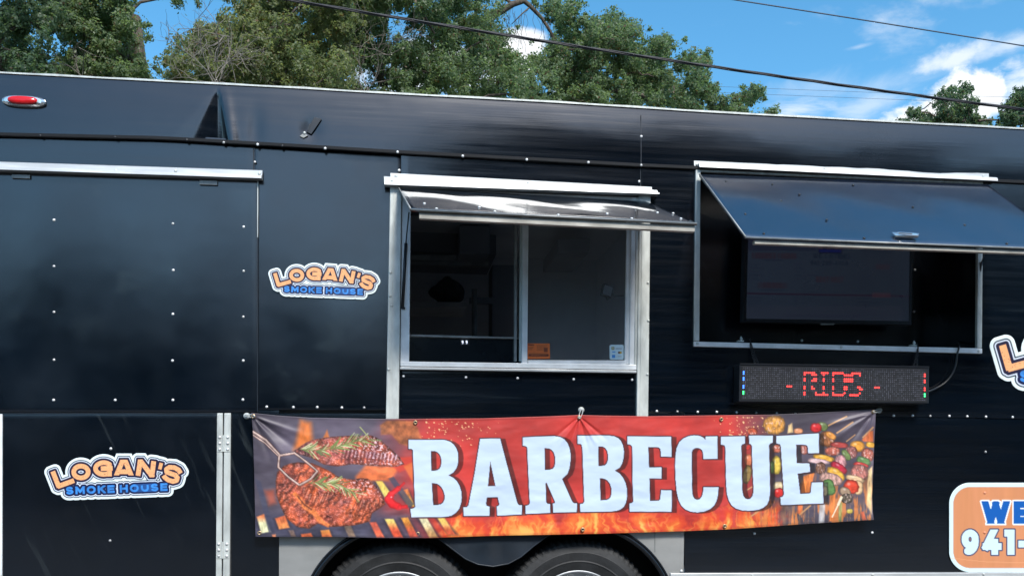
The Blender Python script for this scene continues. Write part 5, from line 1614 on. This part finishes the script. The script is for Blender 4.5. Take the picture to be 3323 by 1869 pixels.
# ------------------------------------------------------------------ LED message sign hung on chains
ledp = P(2700, 1305, 0)
LED = thing('message_sign', 'long black dot matrix sign glowing red hung on chains', 'led sign', tuple(ledp))
b = MB(); b.slab([(2400, 1181), (2398, 1303), (3014, 1309), (3015, 1190)], -0.085, -0.006); b.make('housing', m_plastic, LED, bevel=0.003)
slab('top_flange', [(2402, 1178), (2402, 1182), (3016, 1192), (3016, 1188)], -0.089, -0.02, m_plastic, LED)
NX, NY = 96, 16
BM = {}
red, pink = (255, 56, 52), (255, 150, 150)
def lit(r, cols, col=red):
    for c_ in cols: BM[(r, c_)] = col
R_ = range
lit(2, list(R_(32, 38)) + list(R_(41, 45)) + list(R_(47, 53)) + list(R_(57, 62)))
lit(3, [32, 36, 37, 38, 42, 47, 53, 54, 55, 56, 57, 61])
for rr in (5, 6): lit(rr, [32, 37, 38, 42, 47, 53, 54, 55, 56, 57])
lit(6, [36]); lit(9, [32, 36, 42, 47, 53, 54, 60, 61, 23, 24, 25, 69, 70, 71]); lit(10, [32, 36, 37, 42, 47, 53, 54, 61, 62])
lit(12, [32, 38, 42, 47, 53, 61]); lit(13, [32, 38, 39] + list(R_(40, 45)) + list(R_(47, 53)) + list(R_(56, 61)))
for rr in (2, 3, 5, 6, 9, 10): BM[(rr, 0)] = (60, 120, 255); BM[(rr, 95)] = red
for rr in (12, 13): BM[(rr, 0)] = (60, 255, 130); BM[(rr, 95)] = (60, 255, 130)
tl, tr, br_, bl = np.array((2410.5, 1190.)), np.array((3004., 1198.5)), np.array((3004., 1301.)), np.array((2409., 1293.))
def lpx(a, c_): return (tl*(1 - a) + tr*a)*(1 - c_) + (bl*(1 - a) + br_*a)*c_
V3, F4, C4 = [], [], []
r = random.Random(11)
mats_idx = []
for i in range(NY):
    for j in range(NX):
        a, c_ = (j + 0.5)/NX, (i + 0.5)/NY
        on = BM.get((i, j))
        w = 0.36/NX if on else 0.27/NX; h = 0.36/NY if on else 0.27/NY
        kk = len(V3)
        for (sa, sc_) in ((-1, -1), (-1, 1), (1, 1), (1, -1)):
            q = lpx(a + sa*w, c_ + sc_*h); V3.append(P(q[0], q[1], -0.0868))
        F4.append((kk, kk + 1, kk + 2, kk + 3))
        C4 += [on if on else tuple(np.array((80, 80, 92))*r.uniform(0.55, 1.15))]*4
        mats_idx.append(1 if on else 0)
def led_obj(name, sel, material, conv, **kw):
    vs, fs, cs = [], [], []
    for f, mi in zip(F4, mats_idx):
        if mi != sel: continue
        k0 = len(vs); vs += [V3[q] for q in f]; cs += [C4[q] for q in f]; fs.append((k0, k0 + 1, k0 + 2, k0 + 3))
    o = mk(name, vs, fs, material, LED)
    at = o.data.color_attributes.new('print', 'FLOAT_COLOR', 'POINT')
    cc = conv(np.array(cs, float))
    at.data.foreach_set('color', np.concatenate([cc, np.ones((len(cc), 1))], 1).astype(np.float32).reshape(-1))
    o['kind'] = 'stuff'
    return o
led_obj('unlit_dots', 0, mat('led_lens', attr='print', rough=0.3), lambda c_: alb(c_))
led_obj('lit_dots', 1, emit_attr_mat('led_glow', 2.6, 0.3), lambda c_: lin(c_))
slab('face_plate', [(2408, 1187), (2406, 1296), (3007, 1304), (3007, 1196)], -0.0862, -0.084, m_gap, LED)


def chain(pts, name, label):
    p = [P(u, v, y) for (u, v, y) in pts]
    b = MB(); tot = [0]
    for i in range(len(p) - 1): tot.append(tot[-1] + np.linalg.norm(p[i + 1] - p[i]))
    nl = max(4, int(tot[-1]/0.011))
    def at(d):
        for i in range(len(p) - 1):
            if d <= tot[i + 1]:
                f = (d - tot[i])/(tot[i + 1] - tot[i]); return p[i]*(1 - f) + p[i + 1]*f
        return p[-1]
    for i in range(nl):
        c0 = at(tot[-1]*(i + .5)/nl); dv = at(min(tot[-1], tot[-1]*(i + 1)/nl)) - at(tot[-1]*i/nl); dv /= np.linalg.norm(dv)
        sd_ = np.cross(dv, [0, 1, 0] if i % 2 else [1, 0.2, 0]); sd_ /= np.linalg.norm(sd_) + 1e-9
        b.tube([c0 + dv*0.008*math.cos(a) + sd_*0.0045*math.sin(a) for a in np.linspace(0, 2*PI, 9)], 0.0016, 4, caps=False)
    o = b.make(name, m_plastic, LED, smooth=True)
    return o


chain([(2434, 1100, 0.02), (2435, 1113, -0.018), (2441, 1150, -0.022), (2450, 1178, -0.04)], 'chain', '')
chain([(2436, 1113, -0.018), (2448, 1150, -0.022), (2460, 1178, -0.04)], 'chain', '')
chain([(2976, 1115, 0.02), (2979, 1129, -0.018), (2972, 1160, -0.022), (2966, 1187, -0.04)], 'chain', '')
chain([(2979, 1129, -0.018), (2976, 1160, -0.022), (2976, 1188, -0.04)], 'chain', '')
for (u, v) in ((2405, 1106), (2966, 1120)):
    b = MB(); b.slab([(u - 9, v - 2), (u - 9, v + 2), (u + 9, v + 3), (u + 9, v - 1)], -0.004, 0.02); b.tube([P(u, v, 0.008), P(u, v - 14, 0.008)], 0.004, 8); b.tube([P(u - 3, v - 8, 0.008), P(u + 4, v - 6, 0.008)], 0.005, 8)
    b.make('eye_bolt', m_galv, LED)
# its power cord
b = MB()
cp = [(3107, 860, .262), (3107, 960, .26), (3108, 1060, .255), (3111, 1104, 0.22), (3112, 1122, 0.0), (3111, 1132, -0.022), (3106, 1150, -0.026), (3101, 1185, -0.024), (3088, 1216, -0.022), (3066, 1242, -0.022), (3040, 1258, -0.025), (3013, 1270, -0.04)]
pp = [P(*q) for q in cp]
sm_ = []
for i in range(len(pp) - 1):
    p0, p1, p2, p3 = pp[max(i - 1, 0)], pp[i], pp[i + 1], pp[min(i + 2, len(pp) - 1)]
    for f in np.linspace(0, 1, 7)[:-1]:
        sm_.append(0.5*((2*p1) + (-p0 + p2)*f + (2*p0 - 5*p1 + 4*p2 - p3)*f*f + (-p0 + 3*p1 - 3*p2 + p3)*f**3))
b.tube(sm_ + [pp[-1]], 0.0048, 8)
tag(b.make('extension_cord', m_plastic, None, smooth=True), 'black cord looping from the menu recess to the dot matrix sign', 'cord')

# ------------------------------------------------------------------ things inside the serving window
b = MB(); b.slab([(1306, 1090), (1304, 1178), (1697, 1181), (1698, 1098)], 0.075, 0.40); 
ap = b.make('countertop_warmer', mat('black_glass_front', (0.010, 0.013, 0.016), 0.12, noise=(5, .2, (1, 1, 1)), rvar=(4, .05, (1, 1, 1))), bevel=0.004)
tag(ap, 'low black appliance with a small lit display behind the serving window', 'appliance')
slab('display', rect(1494, 1098, 1524, 1120), 0.073, 0.0755, m_gap, ap)
em = bpy.data.materials.new('display_glow'); em.use_nodes = True
eb = em.node_tree.nodes['Principled BSDF']; eb.inputs['Emission Color'].default_value = (0.75, 0.82, 1, 1); eb.inputs['Emission Strength'].default_value = 1.2
b = MB()
for du in (1501, 1514):
    for (x, y, w, h) in ((-1.8, -5, 3.8, 1.2), (-1.8, -.5, 3.8, 1.2), (-1.8, 4, 3.8, 1.2), (-2.4, -4, 1.2, 4), (1.4, -4, 1.2, 4), (1.2, 0, 1.2, 4)): b.slab(rect(du + x, 1110 + y, du + x + w, 1110 + y + h), 0.0722, 0.0735)
b.make('digits', em, ap)
slab('handle', [(1306, 1084), (1305, 1092), (1697, 1100), (1698, 1094)], 0.060, 0.12, m_dull, ap, bevel=0.003)
# dark bag on the shelf
bm = bmesh.new(); bmesh.ops.create_icosphere(bm, subdivisions=4, radius=1)
c0 = P(1452, 948, 1.5)
for v in bm.verts:
    n_ = 0.12*math.sin(v.co.x*5 + v.co.z*3) + 0.08*math.sin(v.co.x*9 - v.co.y*7)
    z = v.co.z*(0.075 + 0.02*math.sin(v.co.x*3 + 1))*(1 + n_); x = v.co.x*0.115*(1 + n_*0.5)
    v.co = (c0[0] + x, c0[1] + v.co.y*0.12, max(c0[2] + z, P(1452, 979, 1.5)[2]))
me = bpy.data.meshes.new('bag'); bm.to_mesh(me); bm.free(); me.materials.append(m_bag)
me.polygons.foreach_set('use_smooth', [True]*len(me.polygons))
bo = bpy.data.objects.new('bag', me); COL.objects.link(bo); tag(bo, 'slumped dark bag on the kitchen shelf behind the window', 'bag')
# small work lamp on the partition
lp = P(1972, 943, 0.75)
FLp = thing('work_lamp', 'small square work lamp fixed inside the window on the right', 'lamp', tuple(lp))
b = MB(); w_ = 0.034
def lq(a, c_, y): 
    an = math.radians(-14); ca, sa = math.cos(an), math.sin(an)
    return np.array([lp[0] + w_*(a*ca - c_*sa), 0.75 + y + 0.3*w_*a, lp[2] + w_*(a*sa + c_*ca)])
fr4 = [(-1, 1), (-1, -1), (1, -1), (1, 1)]
b.hexa([lq(*q, 0) for q in fr4] + [lq(*q, 0.035) for q in fr4]); b.make('case', m_plastic, FLp, bevel=0.004)
b = MB(); b.hexa([lq(q[0]*.78, q[1]*.78, -0.004) for q in fr4] + [lq(q[0]*.78, q[1]*.78, 0.01) for q in fr4]); b.make('lens', m_inpart, FLp)
b = MB(); b.tube([lq(0.6, 0, 0.02), lq(1.6, -0.2, 0.03), np.array([xp - 0.002, 0.80, lp[2] - 0.01])], 0.006, 8); b.tube([lq(0.2, -1, 0.01), lq(0.35, -1.35, 0.0)], 0.009, 8); b.make('bracket', m_plastic, FLp)

# ------------------------------------------------------------------ trees
def leaf_mesh(name, C, N_, size, material, parent, seed, up=0.3):
    """leaf-sized folded blades at the points C facing roughly along N_"""
    rs = np.random.RandomState(seed); n = len(C)
    d = N_ + rs.normal(0, 0.75, (n, 3)); d[:, 2] += up; d /= np.linalg.norm(d, axis=1, keepdims=True)
    a = np.cross(d, rs.normal(0, 1, (n, 3))); a /= np.linalg.norm(a, axis=1, keepdims=True) + 1e-9
    b = np.cross(d, a)
    s = size*rs.uniform(0.55, 1.25, (n, 1))
    v0 = C - a*s*0.5; v2 = C + a*s*0.5 - d*s*0.10
    v1 = C + b*s*0.27 + d*s*0.10; v3 = C - b*s*0.27 + d*s*0.10
    V = np.stack([v0, v1, v2, v3], 1).reshape(-1, 3)
    me = bpy.data.meshes.new(name)
    me.vertices.add(n*4); me.vertices.foreach_set('co', V.astype(np.float32).reshape(-1))
    me.loops.add(n*4); me.loops.foreach_set('vertex_index', np.arange(n*4, dtype=np.int32))
    me.polygons.add(n); me.polygons.foreach_set('loop_start', np.arange(0, n*4, 4, dtype=np.int32))
    me.update(calc_edges=True); me.materials.append(material)
    o = bpy.data.objects.new(name, me); COL.objects.link(o); attach(o, parent)
    o['kind'] = 'stuff'
    return o


def inside(u, v, poly):
    ins = False
    for i in range(len(poly)):
        (ax, ay), (bx, by) = poly[i], poly[(i + 1) % len(poly)]
        if (ay > v) != (by > v) and u < ax + (v - ay)/(by - ay)*(bx - ax): ins = not ins
    return ins


def clumps_in(poly, y0, dy, n, rpx, seed):
    r = random.Random(seed); out = []
    us = [p[0] for p in poly]; vs = [p[1] for p in poly]
    tries = 0
    while len(out) < n and tries < n*60:
        tries += 1
        u, v = r.uniform(min(us), max(us)), r.uniform(min(vs), max(vs))
        if not inside(u, v, poly): continue
        y = y0 + r.uniform(-1, 1)*dy
        rad = rpx*r.uniform(0.6, 1.25)/FOC*(y0 + 4.4)
        out.append((P(u, v, y), rad))
    return out


def bough(b, p0, p1, r0, r1, sag, seed, n=7, sides=7):
    r = random.Random(seed); pts, rad = [], []
    for i in range(n + 1):
        f = i/n
        p = p0*(1 - f) + p1*f
        amp = np.linalg.norm(p1 - p0)*0.06*math.sin(PI*f)
        p = p + np.array([r.uniform(-1, 1), r.uniform(-1, 1), r.uniform(-1, 1)])*amp + np.array([0, 0, sag*math.sin(PI*f)])
        pts.append(p); rad.append(r0*(1 - f) + r1*f)
    b.tube(pts, rad, sides)


def tree(name, label, polys, y0, dy, material, base_u, seed, leaf=0.075, nleaf=300, trunk_r=0.22, rpx=46, group='oaks behind the trailer', fork_v=520, lower=True, sparse=0.0, twigs=()):
    """polys: list of (outline in the picture, number of clumps)"""
    bx = P(base_u, fork_v, y0)
    T = thing(name, label, 'tree', (bx[0], y0, 0.0), group)
    cl = []
    for i, (pl, n) in enumerate(polys): cl += clumps_in(pl, y0, dy, int(n*(1.7 if n > 70 else 1.2)), rpx, seed + i)
    rs = np.random.RandomState(seed)
    if lower:   # the part of the crown that the trailer hides
        xs = [c[0][0] for c in cl]; zmin = min(c[0][2] for c in cl); zf = max(2.6, zmin - 2.6)
        for i in range(44):
            cl.append((np.array([rs.uniform(min(xs), max(xs)), y0 + rs.uniform(-dy, dy)*1.1, rs.uniform(zf, zmin + 0.3)]), rpx*1.7/FOC*(y0 + 4.4)))
    pts, nrm = [], []
    for (c, rad) in cl:
        m = int(1.95*nleaf*rs.uniform(0.7, 1.2))
        k = rs.randint(9, 15)
        sub = rs.normal(0, 1, (k, 3)); sub /= np.linalg.norm(sub, axis=1, keepdims=True); out_s = rs.rand(k, 1) < 0.22; sub *= rad*np.where(out_s, rs.uniform(1.1, 1.75, (k, 1)), rs.uniform(0.35, 1.0, (k, 1))); sub[:, 2] *= 0.75
        w = rs.randint(0, k, m)
        p = c[None] + sub[w] + rs.normal(0, 1, (m, 3))*rad*np.where(out_s[w], 0.12, 0.21)
        pts.append(p); d = p - c[None]; nrm.append(d/(np.linalg.norm(d, axis=1, keepdims=True) + 1e-6))
    leaf_mesh('crown', np.concatenate(pts), np.concatenate(nrm), leaf*0.74, material, T, seed)
    b = MB(); fork = np.array([bx[0], y0, max(2.4, bx[2])])
    bough(b, np.array([bx[0], y0, -0.05]), fork, trunk_r*1.25, trunk_r*0.8, 0, seed, 6, 12)
    b.make('trunk', m_wood, T, smooth=True)
    b = MB(); order = sorted(range(len(cl)), key=lambda i: rs.rand())
    hubs = [fork]
    for j, i in enumerate(order[:70]):
        c = cl[i][0]
        h = min(hubs, key=lambda q: np.linalg.norm(q - c) + (0 if q[2] < c[2] + 0.4 else 2.0))
        L_ = np.linalg.norm(c - h)
        r0 = min(trunk_r*0.4, 0.010 + 0.018*L_)
        bough(b, h, c, r0, 0.010, 0.04*L_, seed + j, 6, 6)
        hubs.append(c*0.75 + h*0.25)
    b.make('limbs', m_wood, T, smooth=True)
    for (u, v, y, n_, ln, mt, sd2, wild) in twigs:
        b = MB(); r = random.Random(sd2)
        o0 = P(u, v, y)

        def grow(p, d, L_, rad, depth):
            pts = [p]; n2 = 5
            for i in range(n2):
                d = d + np.array([r.gauss(0, .26), r.gauss(0, .26), r.gauss(0, .20) - wild*0.04]); d = d/np.linalg.norm(d)
                p = p + d*L_/n2; pts.append(p)
                if depth > 0 and r.random() < 0.62: grow(p, d + np.array([r.gauss(0, .7), r.gauss(0, .5), r.gauss(0, .6)]), L_*r.uniform(.4, .75), rad*.62, depth - 1)
            b.tube(pts, [rad*(1 - 0.6*i/n2) for i in range(n2 + 1)], 4, caps=False)
        for i in range(n_):
            th = r.uniform(-1.1, 1.1)
            grow(o0 + np.array([r.uniform(-.05, .05), 0, 0]), np.array([math.sin(th), r.uniform(-.3, .3), math.cos(th)*wild]), ln*r.uniform(.6, 1.2), 0.0075, 2)
        b.make('dead_branch', mt, T, smooth=True)
    return T


tree('oak_tree', 'dark dense oak at the far left edge', [([(-330, -200), (150, -200), (190, 20), (185, 90), (150, 150), (130, 210), (190, 250), (200, 330), (-330, 330)], 105)], 10.2, 1.6, m_leaf_dark, -150, 21, 0.075, 340)
tree('oak_tree', 'green oak with a visible leaning trunk left of the sky gap',
     [([(120, -160), (370, -160), (425, 20), (440, 70), (425, 120), (430, 170), (465, 225), (500, 330), (140, 330), (190, 160)], 98), ([(545, -60), (610, -60), (600, 5), (560, 8)], 3)],
     12.2, 1.5, m_leaf_green, 432, 31, 0.078, 330, trunk_r=0.16, rpx=44, fork_v=60, twigs=[(262, 250, 10.6, 3, 0.55, m_twig, 5, 1.0)])
tree('oak_tree', 'olive oak with tangled bare grey twigs right of the sky gap',
     [([(560, 330), (562, 235), (590, 180), (640, 130), (700, 80), (770, 50), (830, -60), (930, -200), (1130, -200), (1140, 60), (1090, 330)], 165)], 11.0, 1.7, m_leaf_olive, 820, 41, 0.074, 330,
     twigs=[(700, 268, 8.7, 9, 0.9, m_twig, 3, 0.75), (735, 120, 8.9, 4, 0.8, m_twig, 4, -0.8), (690, 200, 8.8, 4, .7, m_twig, 6, .6)])
tree('oak_tree', 'widest broad oak, standing behind the serving window under the thick cable',
     [([(1040, 330), (1050, -120), (1200, -260), (1500, -260), (1580, -60), (1610, 60), (1650, 110), (1690, 170), (1730, 235), (1770, 330)], 165)], 13.4, 1.7, m_leaf_green, 1330, 51, 0.082, 330, trunk_r=0.3,
     twigs=[(1190, 300, 11.3, 7, 1.1, m_twig, 7, 0.7), (1265, 180, 11.4, 5, .7, m_twig, 9, .4), (1072, 190, 11.5, 3, .9, m_twig, 10, -.7)])
t4 = tree('oak_tree', 'round lighter oak reaching right along the roof',
          [([(1760, 340), (1775, 225), (1800, 150), (1880, 110), (1960, 120), (2060, 165), (2150, 190), (2230, 215), (2280, 270), (2330, 320), (2370, 380)], 110),
           ([(1650, 235), (1700, 215), (1800, 160), (1800, 345), (1650, 345)], 16), ([(1775, 5), (1855, 5), (1862, 50), (1850, 95), (1790, 100)], 9), ([(1890, 70), (1960, 80), (1960, 120), (1890, 110)], 6), ([(1975, 60), (2010, 60), (2065, 75), (2095, 100), (2050, 145), (1990, 150)], 12),
           ([(2130, 135), (2175, 125), (2190, 170), (2140, 180)], 6), ([(2230, 190), (2300, 165), (2300, 195), (2240, 215)], 5), ([(2385, 305), (2470, 295), (2460, 330), (2395, 335)], 5), ([(2345, 345), (2410, 365), (2390, 385), (2345, 385)], 5)],
          15.0, 1.6, m_leaf_green, 1950, 61, 0.085, 300, rpx=36)
for i, pts in enumerate(([(1560, 70, .08), (1625, 38, .07), (1665, 14, .062), (1700, 4, .055), (1722, 22, .045), (1760, 62, .036), (1790, 110, .03), (1812, 170, .025)], [(1665, 14, .03), (1610, -20, .03)], [(1722, 22, .02), (1690, 50, .012), (1660, 80, .008)], [(2300, 350, .012), (2360, 330, .010), (2400, 312, .008), (2440, 318, .006)])):
    b = MB(); b.tube([P(u, v, 14.2) for (u, v, r_) in pts], [r_ for (u, v, r_) in pts], 7)
    b.make('branch', m_wood, t4, smooth=True)
b = MB()
for i in range(26):
    r = random.Random(i + 90); u, v = r.uniform(1625, 1790), r.uniform(20, 60)
    p = [P(u, v, 14.2)]
    for j in range(6): p.append(p[-1] + np.array([r.gauss(0, .035), r.gauss(0, .03), -r.uniform(.04, .17)]))
    b.tube(p, 0.004, 3, caps=False)
mo = b.make('hanging_moss', m_wood, t4, smooth=True); mo['kind'] = 'stuff'
tree('oak_tree', 'small dark tree top above the roof near the right edge', [([(2890, 415), (2930, 365), (2975, 360), (2985, 395), (3010, 385), (3045, 300), (3090, 300), (3130, 262), (3150, 310), (3185, 308), (3175, 360), (3215, 390), (3235, 425)], 62)], 27.0, 1.6, m_leaf_dark, 3090, 71, 0.15, 110, rpx=23, group='tree tops above the roof at the right', fork_v=700)
tree('oak_tree', 'dark tree top cut by the right edge of the photo', [([(3240, 430), (3262, 350), (3295, 325), (3312, 288), (3420, 250), (3600, 300), (3620, 440)], 75)], 25.0, 1.6, m_leaf_dark, 3400, 81, 0.15, 130, rpx=26, group='tree tops above the roof at the right', fork_v=700)
tree('oak_sapling', 'tiny leafy sprig just above the roof, alone in the sky', [([(2475, 372), (2500, 350), (2530, 358), (2528, 378)], 6)], 17.0, 0.3, m_leaf_green, 2505, 91, 0.07, 60, rpx=14, trunk_r=0.05, group='tree tops above the roof at the right', fork_v=420, lower=False)

# the wood on the photographer's side of the lot, seen only as a reflection in the paint
rs = np.random.RandomState(5); pts, nrm = [], []
for i in range(1500):
    x = rs.uniform(-30, 34)
    if i > 1330: x = rs.uniform(1.5, 9.0)
    tall = 11.6 + 1.0*math.sin(x*0.9) + 0.9*math.sin(x*2.3 + 1) if x > 0.8 else 5.6 + 0.7*math.sin(x*1.3) + 0.5*math.sin(x*2.9)
    if x > 15: tall = 9.0 + 0.8*math.sin(x)
    c = np.array([x, -22 + rs.uniform(-3.5, 3.5), rs.uniform(0.4, tall)]); rad = rs.uniform(0.7, 1.25)
    m = 105; d = rs.normal(0, 1, (m, 3)); d /= np.linalg.norm(d, axis=1, keepdims=True)
    pts.append(c + d*rad*rs.uniform(0.5, 1.0, (m, 1))); nrm.append(d)
wl = leaf_mesh('woodland', np.concatenate(pts), np.concatenate(nrm), 0.46, m_leaf_wood, None, 6)
tag(wl, 'dark belt of trees across the lot, mirrored in the black paint', 'woodland')

# ------------------------------------------------------------------ overhead lines
def catenary(px, y, rad, name, label, material, strands=1, group='overhead wires'):
    p = [P(u, v, y) for (u, v) in px]
    b = MB()
    us = [q[0] for q in p]; zs = [q[2] for q in p]
    co = np.polyfit(us, zs, 2)
    X = np.linspace(us[0] - 3, us[-1] + 3, 160)
    Z = np.polyval(co, X)
    for s_ in range(strands):
        pts = []
        for x, z in zip(X, Z):
            a = x*3.4 + 2*PI*s_/max(strands, 1); k_ = 0 if strands == 1 else rad*0.95
            pts.append((x, y + k_*math.cos(a), z + k_*math.sin(a)))
        b.tube(pts, rad, 6)
    o = b.make(name, material, None, smooth=True)
    return tag(o, label, 'power line', group)


catenary([(928, 0), (1600, 106), (1800, 141), (2323, 221), (2600, 258), (3323, 356)], 6.0, 0.0095, 'power_cable', 'thick twisted cable crossing low in front of the trees', m_wire, 3)
catenary([(2380, 0), (2800, 66), (3323, 150)], 9.0, 0.0095, 'overhead_wire', 'single thin wire high in the upper right sky', m_wire2)
catenary([(2310, 281), (2810, 300), (3300, 317)], 40.0, 0.007, 'overhead_wire', 'faint distant wire, upper one of the pair above the clouds', m_wire2)
catenary([(2480, 307), (2860, 322), (3300, 338)], 40.0, 0.007, 'overhead_wire', 'faint distant wire, lower one of the pair above the clouds', m_wire2)
